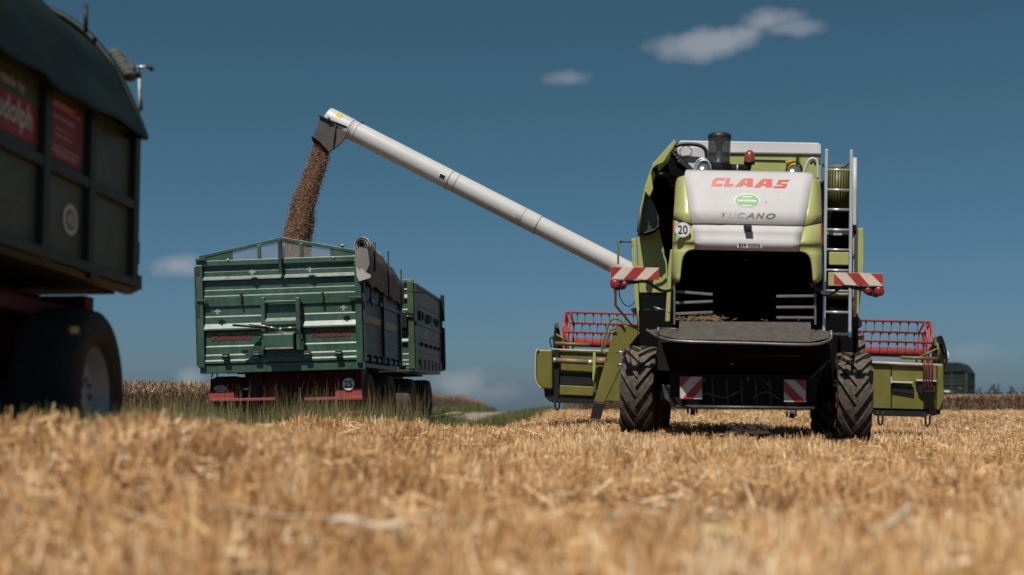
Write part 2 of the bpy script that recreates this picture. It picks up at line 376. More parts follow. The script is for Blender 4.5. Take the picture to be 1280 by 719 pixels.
mb.build('hood_seam', INK, H)
# lime corner panels
def corner(side):
    if side < 0:
        rows = [(219, 856, 222, 847.5, -.86), (222.5, 856.6, 226, 845.3, -.90), (232, 858, 235, 844, -.97), (250, 860.6, 252, 843.0, -1.06), (265, 862.8, 264, 842.2, -1.13), (279, 865, 273.6, 841.6, -1.19)]
        rows2 = [(280.8, 865.2, 275.4, 841.5, -1.19), (298, 868, 297, 841, -1.21), (302.5, 868.8, 301.5, 840.8, -1.25), (304, 869, 303, 840.8, -1.23), (311.2, 870.2, 311, 840.5, -1.22)]
        curve = [(311.2, 868), (312.5, 862), (316, 857.5), (321, 854), (328, 852.3), (338, 851.2), (346, 850.4), (353, 849)]
        outer = [(840.5, 311), (840.4, 313), (840.3, 317), (840.2, 322), (840.1, 329), (840.0, 339), (840.2, 347), (843.5, 353)]
    else:
        rows = [(221.5, 1016, 225, 1023.5, -.86), (225, 1015.5, 229, 1025, -.90), (235, 1013.6, 238, 1026.3, -.97), (252, 1010.4, 254, 1027, -1.06), (267, 1007.3, 267, 1027.3, -1.13), (282, 1004.5, 277.6, 1027.2, -1.19)]
        rows2 = [(283.6, 1004.2, 279.4, 1027.2, -1.19), (301, 1000.2, 299.5, 1027.4, -1.21), (305, 999.2, 304, 1027.5, -1.25), (306.5, 999, 305.5, 1027.5, -1.23), (313.6, 997.2, 313.5, 1027.6, -1.22)]
        curve = [(313.6, 1000), (315.5, 1006), (319, 1010.5), (324, 1013.2), (331, 1014.6), (341, 1015.6), (348, 1016), (353, 1017)]
        outer = [(1027.6, 313.5), (1027.6, 315.5), (1027.7, 319), (1027.7, 324), (1027.8, 331), (1027.9, 341), (1027.4, 348), (1023.5, 353)]
    for rr, nm in ((rows, 'upper'), (rows2, 'lower')):
        mb = MB(); vs = []; fs = []; n = 8
        full = [(vi, ui, vo, uo, d, d) for vi, ui, vo, uo, d in rr]
        if nm == 'lower': full += [(cv, cu, ov, ou, -1.22, -1.22) for (cv, cu), (ou, ov) in zip(curve[1:], outer[1:])]
        for (vi, ui, vo, uo, d, d2) in full:
            for i in range(n + 1):
                t = i / n; vs.append(CF(lerp(ui, uo, t), lerp(vi, vo, t), d + .17 * t ** 3))
            q = CF(uo, vo, d + .17); vs.append(q + Vector((-.004 * side, .45, 0))); vs.append(q + Vector((-.02 * side, 1.5, 0)))
        k = n + 3
        for r_ in range(len(full) - 1):
            for i in range(k - 1): a = r_ * k + i; fs.append((a, a + k, a + k + 1, a + 1))
        mb.add(vs, fs, 0, True); o = mb.build('corner_panel', LIME, H); s = o.modifiers.new('thick', 'SOLIDIFY'); s.thickness = .022
for s_ in (-1, 1): corner(s_)
# rim of red reflector strips on the hood corners
mb = MB(); slab(mb, CF, [(841.0, 277), (843.4, 275), (841.8, 292), (841, 296)], -1.17, .01); slab(mb, CF, [(1025.6, 281), (1027.9, 280), (1028.2, 306), (1027, 303)], -1.18, .01); mb.build('reflector_strip', RED, H)
# hood lettering
def hp(u, v):   # depth of the hood face at a pixel row
    for a, b in zip(rows_w[:-1], rows_w[1:]):
        if a[0] - 3 <= v <= b[0] + 4: base = lerp(a[4], b[4], min(1, max(0, (v - a[0]) / (b[0] - a[0])))); break
    else: base = -1.22
    t = (u - 858) / 155; return base - .035 * (1 - (2 * t - 1) ** 2)
from mathutils.bvhtree import BVHTree
bpy.context.view_layer.update()
HB = BVHTree.FromObject(next(o for o in bpy.data.objects if o.name == 'hood_panel'), bpy.context.evaluated_depsgraph_get())
def snap(p, eps):     # lay a decal point onto the hood skin
    d = (p - CF.o).normalized(); h = HB.ray_cast(CF.o, d)[0]
    return p if h is None else h - d * eps
def hq(u, v, off=-.019): return snap(CF(u, v, hp(u, v) + off), .0022 + max(0, abs(off) - .0205) * .45)
GLY = {'C': [[(0, 0), (.36, 0), (.36, 1), (.16, 1), (0, .8)], [(.36, 0), (.92, 0), (1, .3), (.36, .3)], [(.36, .72), (1.0, .72), (1.0, 1), (.36, 1)]],
       'L': [[(0, 0), (.44, 0), (.44, 1), (0, 1)], [(.44, 0), (.94, 0), (1.02, .28), (.44, .28)]],
       'A': [[(-.16, 0), (.26, 0), (.42, .34), (.42, 1), (.26, 1), (.14, .86)], [(.42, .2), (.62, .2), (.62, .42), (.42, .42)], [(.42, .78), (.62, .78), (.62, 1), (.42, 1)], [(.62, 0), (1.04, 0), (1.04, 1), (.62, 1)]],
       'S': [[(.14, .76), (1.0, .76), (1.04, 1), (.22, 1), (.1, .9)], [(.1, .55), (.42, .55), (.42, .76), (.14, .76)], [(.06, .42), (.96, .42), (1.0, .55), (.1, .55)], [(.64, .25), (1.0, .25), (.96, .42), (.64, .42)], [(-.1, 0), (.9, 0), (1.0, .25), (-.04, .25)]]}
mb = MB()
for ch, u0, u1, v0, v1 in (('C', 888.5, 903.0, 222.4, 232.8), ('L', 904.6, 916.4, 222.6, 232.9), ('A', 921.6, 940.2, 223.0, 233.4), ('A', 945.0, 964.2, 223.9, 234.2), ('S', 967.6, 982.6, 224.8, 235.2)):
    for poly in GLY[ch]:
        sh = 3.6
        pts = [hq(u0 + (u1 - u0) * x + sh * (y - (0 if ch != 'C' else 0)) * (1 if ch != 'A' or x < .6 else .15), v1 + (v0 - v1) * y, -.021) for x, y in poly]
        mb.prism(pts, (0, -.002, 0))
mb.build('maker_lettering', LOGO, H)
tq = lambda u0, u1, vb0, vb1, vt0, vt1, o=-.024: (hq(u0, vb0, o), hq(u1, vb1, o), hq(u1, vt1, o), hq(u0, vt0, o))
GR = [mat('lettering grey %d' % k_, (g_, g_, g_ * 1.02), .5, var=.05) for k_, g_ in enumerate((.30, .24, .15, .065, .035, .022))]
for s_, u0, u1, v1, dm in (('T', 900.6, 909.2, 272.9, GR[0]), ('U', 910.6, 920.6, 273.1, GR[1]), ('C', 921.4, 931.6, 273.3, GR[2]), ('A', 931.2, 943.2, 273.6, GR[3]), ('N', 944.6, 956.0, 273.9, GR[4]), ('O', 957.2, 969.6, 274.3, GR[5])):
    text('model_lettering', s_, tq(u0, u1, v1, v1 + .2, v1 - 7.4, v1 - 7.6, -.0245), dm, H, bold=.04, shear=.32, nudge=(0, 0, 0))
for o_ in [o for o in bpy.data.objects if o.name.startswith('model_lettering')]:
    for v_ in o_.data.vertices: v_.co = snap(v_.co, .003)
text('number_lettering', '839 02506', tuple(CF(u, v, -1.288) for u, v in ((923.2, 308.8), (950.8, 309.6), (950.8, 305.0), (923.2, 304.2))), INK, H, bold=.02)
mb = MB(); slab(mb, CF, [(921.5, 303.0), (952.3, 304.0), (952.3, 310.4), (921.5, 309.5)], -1.286, .012); mb.build('number_plate', WHITEP, H)
def ell(cu, cv, ru, rv, n=32): return [(cu + ru * math.cos(2 * math.pi * i / n), cv + rv * math.sin(2 * math.pi * i / n)) for i in range(n)]
b = MB(); b.prism([hq(u, v, -.0205) for u, v in ell(933.6, 250.8, 16.2, 8.6)], (0, -.002, 0)); bo = b.build('badge', PURE, H)
b = MB(); b.prism([hq(u, v, -.0275) for u, v in ell(933.6, 250.8, 15.2, 7.8)], (0, -.002, 0)); b.build('badge_face', BADGE, bo)
text('badge_lettering', 'Lemhöges', tq(922, 945.5, 252.8, 253.4, 248.6, 249.2, -.029), PURE, bo, bold=.02, nudge=(0, -.002, 0))
b = MB()
for (a0, a1, vv) in ((928, 940, 245.4), (927.5, 939.5, 256.4)): b.prism([hq(a0, vv, -.0315), hq(a1, vv + .2, -.0315), hq(a1, vv + 1.1, -.0315), hq(a0, vv + .9, -.0315)], (0, -.001, 0))
b.build('badge_rule', PURE, bo)
# dents and grease specks
b = MB()
for u, v, r in ((945.3, 234.4, .7), (957.4, 253, .9), (972.8, 240.5, .5), (900.5, 300, .4), (913, 272.5, .4), (988, 243, .4)): b.prism([hq(x, y, -.021) for x, y in ell(u, v, r, r * .8, 8)], (0, -.001, 0))
b.build('grease_speck', INK, H)
b = MB(); slab(b, CF, [(929.3, 281.6), (939.8, 281.8), (939.4, 288.4), (930.2, 288.2)], -1.275, .05); hd = b.build('hood_latch', BLACK, H, bevel=.006)
b = MB(); slab(b, CF, [(931, 288.6), (941, 289), (941.8, 300), (932.6, 300)], -1.262, .012); b.build('latch_plate', GREY, hd)
def speed_sign(fr, parent, u, v, r, yl, s_, rot=None):
    b = MB(); c = fr(u, v, yl); pm = (fr(u + 10, v, yl) - fr(u, v, yl)).length / 10
    disc(b, c, (0, 1, 0), r * pm, .006); o = b.build('speed_sign', PURE, parent)
    b = MB(); b.lathe([(r * pm * .93, -.001), (r * pm * 1.0, -.001), (r * pm * 1.0, 0)], c, (0, 1, 0), 28, 0, False); b.build('sign_border', INKL, o)
    q = tuple(fr(u + a * r * .62, v + bb * r * .56, yl) for a, bb in ((-1, 1), (1, 1), (1, -1), (-1, -1)))
    text('speed_figure', s_, q, INK, o, bold=.015, nudge=(0, -.003, 0)); return o
speed_sign(CF, H, 853.4, 287.2, 10.0, -1.262, '20')

# grain tank and covers above the hood
b = MB(); slab(b, CF, [(848.5, 193, 1.3), (1026.5, 193.2, 1.3), (1027.5, 360, 1.3), (840, 360, 1.3)], 0, 2.4); b.build('grain_tank', LIME, H, bevel=.02)
b = MB(); slab(b, CF, [(847.5, 179.5, 1.27), (850, 175.2, 1.29), (1023.6, 178.2, 1.29), (1026.3, 181, 1.27), (1026.8, 193.4, 1.265), (848.5, 191, 1.265)], 0, 2.3); b.build('tank_cover', WHITEP, H, bevel=.025)
b = MB(); slab(b, CF, [(930, 199), (985, 200.3), (985, 200.9), (930, 199.6)], 1.28, .02); slab(b, CF, [(999.6, 193.8), (1000.2, 193.8), (1000.2, 219), (999.6, 219)], 1.285, .02); b.build('tank_seam', DOLIVE, H)
b = MB(); slab(b, CF, [(981.5, 200.8), (996.5, 201.2), (996.5, 212.5), (985, 212)], 1.28, .012); yl_ = b.build('warning_label', YEL, H)
b = MB(); slab(b, CF, [(982.8, 202.6), (987, 202.6), (987, 206), (983, 206)], 1.272, .003); b.build('label_mark', LOGO, yl_)
# engine deck pieces
b = MB(); slab(b, CF, [(845.5, 183), (877, 182.6), (881, 186), (883.5, 193), (884, 219), (856, 219), (846, 205)], .5, .12); ec = b.build('engine_cover', WHITEP, H, bevel=.02)
b = MB(); c = CF(857.3, 189.5, .5); b.lathe([(.0, -.006), (.070, -.006), (.076, 0)], c, (0, 1, 0), 28, 0, False); b.build('filter_cap', WHITEP, ec)
b = MB(); c = CF(857.3, 190, .499); b.lathe([(.080, -.004), (.088, -.004), (.088, .004)], c, (0, 1, 0), 28, 0, False); b.build('cap_ring', GREY, ec)
b = MB(); px_tube(b, CF, [(843, 184), (850, 181), (860, 180.3), (870, 181), (877, 183), (881.5, 187), (883.2, 194), (883.6, 217)], .38, .026, smoothn=4); b.build('cover_frame', BLACK, H)
b = MB()
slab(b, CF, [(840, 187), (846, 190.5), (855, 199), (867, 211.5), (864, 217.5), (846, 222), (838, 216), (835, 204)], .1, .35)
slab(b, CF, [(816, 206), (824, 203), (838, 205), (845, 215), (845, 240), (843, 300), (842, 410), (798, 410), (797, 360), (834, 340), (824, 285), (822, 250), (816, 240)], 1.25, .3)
slab(b, CF, [(846, 178), (846, 300), (800, 300), (801, 270), (809, 232), (818, 208)], 2.2, .05)  # added dark sheet closing the gap behind the side cover
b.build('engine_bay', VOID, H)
b = MB()
for i, o_ in enumerate(((0, 0), (3, 3), (6, 7), (8, 11))):
    px_tube(b, CF, [(839 + o_[0], 190 + o_[1]), (850 + o_[0], 198 + o_[1]), (859 + o_[0] * .8, 210 + o_[1] * .5)], .08, .02 + .004 * i, smoothn=4)
px_tube(b, CF, [(820, 205), (819, 211), (824, 218), (835, 220), (842, 232)], .5, .035, smoothn=4)
b.build('intake_hose', BLACK, H)
b = MB(); cz = CF(898.3, 206, .15); zt = CF(898.3, 168.5, .15).z
b.lathe([(.150, 0), (.150, zt - cz.z - .04), (.142, zt - cz.z), (0, zt - cz.z + .005)], cz, (0, 0, 1), 36); pc = b.build('precleaner_bowl', SMOKE, H)
b = MB(); b.lathe([(.09, .0), (.045, .1), (.04, .24), (.075, .32), (.11, zt - cz.z - .045)], cz, (0, 0, 1), 24); b.build('bowl_cone', ALU, pc)
b = MB(); b.lathe([(0, -.20), (.146, -.20), (.152, -.05), (.156, .0), (.156, .02), (.148, .02)], cz, (0, 0, 1), 36); b.lathe([(.153, zt - cz.z - .055), (.156, zt - cz.z - .01), (.12, zt - cz.z + .012), (0, zt - cz.z + .014)], cz, (0, 0, 1), 36); b.build('precleaner_base', BLACK, H)
b = MB(); a, c = CF(886, 212, .3), CF(936, 212.8, .3); b.tube([a, c], .078, 20); sil = b.build('muffler', DARK, H)
b = MB()
for u in (908, 921.3): b.tube([CF(u - .8, 212.3, .3), CF(u + .8, 212.4, .3)], .083, 20)
b.build('muffler_band', ALU, sil)
b = MB(); c = CF(936.6, 203.5, -.2); b.lathe([(.066, 0), (.070, .04), (.064, .10), (.045, .145), (.02, .165), (0, .168)], c, (0, 0, 1), 24); be = b.build('beacon', BEAC, H)
b = MB(); b.lathe([(0, -.02), (.072, -.02), (.072, .012), (.05, .014)], c, (0, 0, 1), 24); b.lathe([(.02, -.2), (.025, -.02)], c, (0, 0, 1), 10); b.box(c.x - .05, c.x + .03, c.y - .03, c.y + .03, c.z - .07, c.z - .02); b.build('beacon_base', BLACK, be)
def worklight(u, v, ru, yl):
    c = CF(u, v, yl); ax = Vector((0, -1, .55)).normalized(); e = MB()
    r_ = ru * .0102
    e.lathe([(0, -.07), (r_ * .6, -.06), (r_, -.01), (r_ * 1.05, .02), (r_ * .93, .022)], c, ax, 24); o = e.build('work_light', BLACK, H)
    g = MB(); g.lathe([(r_ * .93, .018), (r_ * .6, .026), (0, .03)], c, ax, 24); g.build('lens', CLEAR, o)
    g = MB(); pts = [c + Vector((r_ * 1.25 * math.cos(t), .05, r_ * 1.45 * math.sin(t) + .01)) for t in [math.pi * (-.1 + 1.2 * i / 12) for i in range(13)]]
    g.tube(pts, .012, 8); g.build('bracket', BLACK if u > 900 else ALU, o)
worklight(879.5, 210.5, 7.2, -.35); worklight(993, 213.5, 7.8, -.5)
b = MB(); px_tube(b, CF, [(866, 218), (868, 210), (871, 202), (877, 198.5), (884, 200), (887, 208)], -.2, .012, smoothn=4); px_tube(b, CF, [(867, 219), (872, 214), (886, 217)], -.3, .014, smoothn=3); px_tube(b, CF, [(985, 219), (988, 216.5), (998, 217.5), (1001, 220)], -.45, .011, smoothn=3); b.build('lamp_guard', ALU, H)
b = MB(); px_tube(b, CF, [(1003.5, 220.5), (1006, 212), (1010, 202), (1014, 198.6), (1018.5, 199), (1021.8, 205), (1022, 224)], -.2, .019, smoothn=5); b.build('grab_rail', RAILW, H)
b = MB(); slab(b, CF, [(995.5, 193), (998.6, 193), (999, 202), (997, 214), (995, 214)], .2, .05); px_tube(b, CF, [(1013, 205), (1017, 201), (1020, 206), (1025, 204)], .1, .018, smoothn=4); px_tube(b, CF, [(1024, 196), (1024.5, 205)], 1.1, .01); b.build('antenna_bracket', BLACK, H)

# left side: raised side cover
b = MB()
slab(b, CF, [(843, 174), (845.5, 178.5), (840, 187), (829, 203.5), (820, 207), (814.5, 212), (815.5, 205)], .28, .06)
slab(b, CF, [(814, 217), (811, 221), (807.3, 230), (805.6, 239), (812, 246), (816.5, 236)], .32, .06)
b.build('side_cover_edge', LIME, H, bevel=.01)
b = MB(); sect = [(844, 176), (829, 190), (815.5, 206), (806.5, 231), (800, 262), (796.8, 291)]
vs = []
for y_ in (.38, 1.1, 2.3):
    for (u, v) in sect:
        q = CF(u, v, .36); vs.append((q.x, y_, q.z))
k = len(sect); b.add(vs, [(r_ * k + i, (r_ + 1) * k + i, (r_ + 1) * k + i + 1, r_ * k + i + 1) for r_ in range(2) for i in range(k - 1)], 0, True)
o = b.build('side_cover', LIME, H); sm = o.modifiers.new('t', 'SOLIDIFY'); sm.thickness = .02
b = MB()
slab(b, CF, [(806, 241), (813, 247), (818, 256), (823.5, 272), (823.5, 281.5), (818, 286), (808, 289.5), (798, 291.5), (797.5, 284), (800.5, 262)], .6, .03)
b.build('smoked_side_window', DOLIVE, H)
b = MB(); px_tube(b, CF, [(796.8, 293.5), (803, 292.3), (811, 290), (818, 287.5), (823.5, 282.5)], .55, .016, smoothn=3); px_tube(b, CF, [(805.5, 240), (803, 255), (799.6, 272), (797.2, 290)], .52, .014, smoothn=3); b.build('window_trim', BLACK, H)
b = MB()
slab(b, CF, [(796.5, 297.3), (808, 294.5), (817, 291.5), (823.7, 286), (828, 304), (834.2, 331), (834.2, 366), (798.5, 366)], 1.0, .05)
b.build('rear_side_panel', LIME, H, bevel=.008)
b = MB(); slab(b, CF, [(789, 299), (795.6, 297.2), (796.6, 330), (798.4, 366), (800, 412), (797, 412), (794, 380), (790.5, 330)], .93, .05); b.build('side_panel_flange', LIME, H, bevel=.008)
b = MB(); slab(b, CF, [(800, 366.5), (833, 366.5), (832, 389), (800.5, 387)], 1.15, .05); b.build('lower_side_panel', DOLIVE, H)
b = MB(); slab(b, CF, [(838, 312), (841, 312), (841, 350), (839.5, 402), (831.5, 402), (833.6, 366), (834.6, 340)], -.3, .08); b.build('corner_strut', LIME, H, bevel=.01)
b = MB(); px_tube(b, CF, [(817, 384), (825, 386.5), (833, 388.5)], .6, .013); px_tube(b, CF, [(834, 389), (840, 393), (842, 401)], -.4, .012, smoothn=3); b.build('latch_rod', STEEL, H)

# right side: screen drum, green cross pieces, black backing, side cover
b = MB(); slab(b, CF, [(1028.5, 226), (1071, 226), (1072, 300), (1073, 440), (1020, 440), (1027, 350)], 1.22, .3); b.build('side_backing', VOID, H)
b = MB(); c0 = CF(1046.5, 262, .75); c1 = CF(1046.5, 208.5, .75); hh = c1.z - c0.z
b.lathe([(0, 0), (.155, 0), (.155, hh), (0, hh)], c0, (0, 0, 1), 32); sd_ = b.build('screen_drum', OLIVE, H)
b = MB()
for i in range(26):
    a = 2 * math.pi * i / 26; q = c0 + Vector((.158 * math.cos(a), .158 * math.sin(a), .01)); b.tube([q, q + Vector((0, 0, hh - .03))], .008, 5)
b.build('drum_ribs', DARK, sd_)
b = MB()
for pts, y_ in (([(1031, 288.6), (1064.5, 288.8), (1064.5, 293.4), (1031, 293.2)], .9), ([(1036.5, 315), (1061.5, 315.4), (1061.5, 331.4), (1036.5, 331)], .95), ([(1035.5, 340.5), (1061.5, 341), (1061.5, 357.5), (1035.5, 357.5)], .9), ([(1034, 366), (1062, 366.4), (1062, 370), (1034, 369.4)], .8)): slab(b, CF, pts, y_, .06)
b.build('cross_panel', LIME, H, bevel=.008)
b = MB(); slab(b, CF, [(1072.4, 285.5), (1079.4, 285), (1079.6, 330), (1077.8, 352), (1073.5, 394), (1070.8, 394), (1072.3, 340)], 1.0, 2.2); b.build('right_side_cover', LIME, H, bevel=.01)
b = MB(); px_tube(b, CF, [(1068.4, 197.5), (1068.3, 240), (1068.2, 277), (1068.3, 300), (1069, 330), (1068.6, 358), (1067.2, 396)], .05, .029, n=12); hr = b.build('handrail', RAILW, H)
b = MB()
for u0, u1, v in ((1064.5, 1068, 281), (1064.5, 1068, 287.5)): slab(b, CF, [(u0, v), (u1 + 2.5, v), (u1 + 2.5, v + 5), (u0, v + 5)], .0, .06)
b.build('rail_clamp', DARK, hr)
b = MB(); slab(b, CF, [(1066, 396), (1074, 396.5), (1077.5, 402), (1077.5, 408), (1073, 411), (1066, 410)], .2, .12); px_tube(b, CF, [(1066, 408), (1070, 406.5), (1075, 408)], .18, .018); b.build('rail_foot', BLACK, H, bevel=.01)
# ladder
lad = empty('ladder', parent=H)
b = MB()
L0, L1 = (1033.4, 186.5), (1064.4, 187.5); B0, B1 = (1029.8, 416), (1062.4, 421.5)
for (a, c) in ((L0, B0), (L1, B1)):
    A, Bq = CF(*a, -.62), CF(*c, -.80); d = Vector((.018, 0, 0)); e_ = Vector((0, .05, 0))
    b.prism([A - d, A + d, Bq + d, Bq - d], e_)
b.build('ladder_rail', ALU, lad, bevel=.004)
for v in (212.6, 237.6, 262.2, 287.4, 312.4, 338, 363.8, 390.4, 417.5):
    t = (v - 187) / (417 - 187); y_ = lerp(-.62, -.80, t) + .02; b = MB()
    ul = lerp(L0[0], B0[0], t) + 1; ur = lerp(L1[0], B1[0], t) - 1
    b.tube([CF(ul, v - .3, y_), CF(ur, v + .4, y_)], .0165, 10); b.build('rung', ALU, lad)
b = MB(); px_tube(b, CF, [(1028, 205), (1031, 208.5), (1040, 211.5), (1052, 210.5), (1062, 204)], -.2, .012, smoothn=4); b.build('ladder_cable', BLACK, H)
b = MB(); slab(b, CF, [(1042, 291.2), (1052.5, 291.4), (1052.5, 294), (1041.5, 293.8)], -.7, .03); b.build('ladder_stay', ALU, H)

# dark mouth of the hood and chassis
b = MB()
def void_box(u0, v0, u1, v1, ya, yb):
    p, q = CF(u0, v0, ya), CF(u1, v1, ya); b.box(p.x, q.x, ya, yb, q.z, p.z)
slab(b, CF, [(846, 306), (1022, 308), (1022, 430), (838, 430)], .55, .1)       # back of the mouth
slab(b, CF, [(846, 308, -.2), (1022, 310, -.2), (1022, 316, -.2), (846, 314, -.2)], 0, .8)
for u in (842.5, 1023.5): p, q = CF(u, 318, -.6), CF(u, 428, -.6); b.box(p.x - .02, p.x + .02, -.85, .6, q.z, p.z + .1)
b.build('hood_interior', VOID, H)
b = MB()
for v in (318.8, 324.6):
    slab(b, CF, [(928, v), (931, v - 1.8), (935, v - 1.8), (938, v), (938, v + 1), (928, v + 1)], .3, .02)
b.build('inner_reflector', mat('rust brown plate', (.16, .07, .035), .6, var=.2), H)
b = MB()
p, q = CF(838, 424, -.9), CF(1022, 512, -.9); b.box(p.x, q.x, -.75, 3.4, q.z, p.z)
p, q = CF(822, 424, -.7), CF(1040, 470, -.7); b.box(p.x, q.x, -.35, 3.0, q.z, p.z)
b.build('chassis', DARK, H, bevel=.01)
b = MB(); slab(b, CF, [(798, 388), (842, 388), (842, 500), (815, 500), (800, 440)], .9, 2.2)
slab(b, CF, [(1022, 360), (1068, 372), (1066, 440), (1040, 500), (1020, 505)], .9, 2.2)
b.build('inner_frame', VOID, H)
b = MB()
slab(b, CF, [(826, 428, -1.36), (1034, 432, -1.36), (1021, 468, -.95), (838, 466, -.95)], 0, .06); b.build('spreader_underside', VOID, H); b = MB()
slab(b, CF, [(838, 467), (1021, 469), (1021, 511), (838, 509)], -.93, .08)
slab(b, CF, [(1020, 436), (1040, 430), (1039, 442), (1019, 486), (1012, 486)], -.9, .5)
b.build('chopper_housing', DARK, H, bevel=.008)
b = MB()
px_tube(b, CF, [(862, 441), (1000, 444)], -1.2, .02); px_tube(b, CF, [(1037, 450), (1012, 474)], -.98, .014)
for u, v in ((852.5, 447.5), (1007, 449.5), (880, 476), (960, 480), (935, 474), (915, 455), (990, 462)): disc(b, CF(u, v, -1.12 if v < 460 else -.95), (0, 1, 0), .022, .02, 8)
for u in (890, 908, 926, 944, 962): px_tube(b, CF, [(u, 472), (u + 2, 506)], -.95, .012)
px_tube(b, CF, [(845, 508.5), (1018, 510.5)], -.97, .022)
px_tube(b, CF, [(856, 500), (880, 492), (905, 497), (925, 489)], -.96, .014, smoothn=4); px_tube(b, CF, [(940, 498), (958, 490), (975, 500)], -.96, .012, smoothn=4)
b.build('chopper_frame', GREY, H)
b = MB(); slab(b, CF, [(827.5, 480.5), (850, 483.5), (850, 506), (839, 505), (830.5, 498)], -.9, .03); b.build('mud_flap', GREY, H, bevel=.006)
# spreader platform
b = MB()
slab(b, CF, [(849, 401.5, -1.1), (1013.5, 403, -1.1), (1014.5, 427.5, -1.48), (848, 424, -1.48)], 0, .03)
slab(b, CF, [(810, 413, -1.05), (824, 410.5, -.8), (849, 410.5, -.95), (848.5, 424.5, -1.46), (826, 419, -1.25)], 0, .03)
slab(b, CF, [(1014, 411.5, -.95), (1028, 412, -.8), (1037.5, 415, -.95), (1036, 422.5, -1.25), (1014.6, 427.5, -1.46)], 0, .03)
b.build('spreader_platform', GREY, H, bevel=.006)
b = MB()
px_tube(b, CF, [(808.5, 412.5, -1.0), (815, 416.5, -1.1), (824, 421.5, -1.3), (848, 426.5, -1.52), (930, 429, -1.54), (1011, 431, -1.52), (1034, 426.5, -1.3), (1039, 421.5, -1.1), (1038.6, 413.5, -1.05)], 0, .018, smoothn=4)
px_tube(b, CF, [(823, 409), (823, 421)], -1.3, .017); px_tube(b, CF, [(826, 410.5), (845, 411), (848, 412)], -1.1, .009)
b.build('spreader_rim', mat('scuffed dark tube', (.17, .165, .165), .4, metal=.4, var=.3, dust=.4), H)
b = MB()
for (u0, v0, u1, v1, hh) in ((844.4, 364.5, 891, 368.2, 1.6), (844.4, 378.8, 891, 376.8, 1.6), (844.4, 392.4, 891, 390.4, 1.6), (970.4, 370.5, 1018.6, 370.0, 1.6), (970.4, 384.2, 1018.6, 384.0, 1.6), (970.4, 397.0, 1018.6, 397.2, 1.6)):
    slab(b, CF, [(u0, v0 - hh), (u1, v1 - hh), (u1, v1 + hh), (u0, v0 + hh)], -1.02, .03)
for u, v0, v1 in ((843, 352, 406), (1019.3, 366, 406)): slab(b, CF, [(u - 1.2, v0), (u + 1.2, v0), (u + 1.2, v1), (u - 1.2, v1)], -1.04, .05)
b.build('guide_slats', mat('scuffed grey slat', (.14, .135, .135), .45, var=.3, dust=.5, dustcol=(.25, .2, .16)), H, bevel=.004)
nb = 230; b = MB()
for i in range(nb):
    u = random.gauss(878, 14) if i < 220 else random.uniform(852, 1012); v = 400.5 - max(0, random.gauss(2.0, 1.6)) * (1 if i < 220 else .3)
    c = CF(u, v, -1.02 + random.uniform(-.05, .12)); d = Vector((random.uniform(-1, 1), random.uniform(-.4, .4), random.uniform(-.35, .35))).normalized() * random.uniform(.015, .05)
    b.tube([c - d, c + d], .0035, 3, caps=False)
b.build('chaff', mat('chaff', (.36, .25, .13), .7, var=.4, scale=40), H)['kind'] = 'stuff'
# warning plates
# the boards' stripes lean outwards at the top on both sides
def board2(corners, yl, stripes_px, name='warning_board', white=SIGNW):
    q = [CF(a, c, yl) for a, c in corners]; b = MB(); b.prism(q, (0, .012, 0)); o = b.build(name, white, H, bevel=.002)
    b = MB()
    for s_ in stripes_px: b.prism([CF(a, c, yl - .001) for a, c in s_], (0, -.002, 0))
    b.build('red_stripe', RED, o); return o
WL = board2([(763.2, 348.8), (823.6, 349.8), (823.6, 334.9), (763.2, 333.4)], -1.25,
            [[(763.4, 333.6), (777.6, 334.0), (764.6, 347.8), (763.4, 347.8)], [(792.6, 334.3), (807.4, 334.6), (794.4, 348.9), (779.8, 348.6)], [(823.4, 336.0), (823.4, 349.5), (808.8, 349.3)]])
WR = board2([(1042.2, 356), (1104, 357.6), (1104, 342.0), (1042.2, 340.4)], -1.25,
            [[(1042.4, 341.6), (1056.4, 355.8), (1042.4, 355.8)], [(1058.4, 341.1), (1073.4, 341.5), (1086.6, 356.8), (1071.6, 356.4)], [(1088.6, 341.9), (1103.8, 342.3), (1103.8, 357.0)]])
for o_, bar, L1_, L2_ in ((WL, [(763, 350.3), (805, 350.6), (803, 353.2), (784, 356), (781, 361.4), (770, 363), (764.5, 360), (762.4, 355)], (769, 355.6, 6.3), (780.6, 355.6, 4.0)),
                 (WR, [(1104.4, 358), (1061, 357.4), (1064, 361), (1079, 364), (1084, 368.5), (1096, 371.8), (1101.5, 369), (1104.8, 362)], (1099, 364.4, 6.3), (1085, 363.6, 4.2))):
    b = MB(); slab(b, CF, bar, -1.22, .05); lb = b.build('lamp_bar', BLACK, o_, bevel=.008)
    b = MB()
    for (u, v, r_) in (L1_, L2_): b.lathe([(r_ * .0098, 0), (r_ * .0094, -.02), (r_ * .006, -.03), (0, -.033)], CF(u, v, -1.22), (0, 1, 0), 24)
    b.build('tail_light', LAMP, o_)
b = MB()
px_tube(b, CF, [(800, 351.5, -1.2), (810, 353, -1.2), (818, 358.5, -1.15), (827, 363.3, -1.1), (836, 363.5, -1.05), (842.5, 359, -1.0), (844, 352.5, -.95), (840, 351, -.9)], 0, .019, smoothn=5)
px_tube(b, CF, [(1066, 358.5, -1.2), (1055, 358, -1.2), (1048, 361.5, -1.15), (1040, 367, -1.1), (1032, 368.6, -1.05), (1024, 365, -1.0), (1018, 361.5, -.95)], 0, .019, smoothn=5)
b.build('lamp_arm', BLACK, H)
b = MB(); px_tube(b, CF, [(1030, 367.5), (1023, 363.5), (1016.5, 358), (1015, 353.5)], -1.0, .028, smoothn=4); b.build('arm_bracket', BLACK, H)
def plate(c4, bands, yl=-1.02):
    o = board2(c4, yl, bands, 'warning_plate', mat('plate white', (.62, .56, .52), .45, var=.08, dust=.3, scale=9)); return o
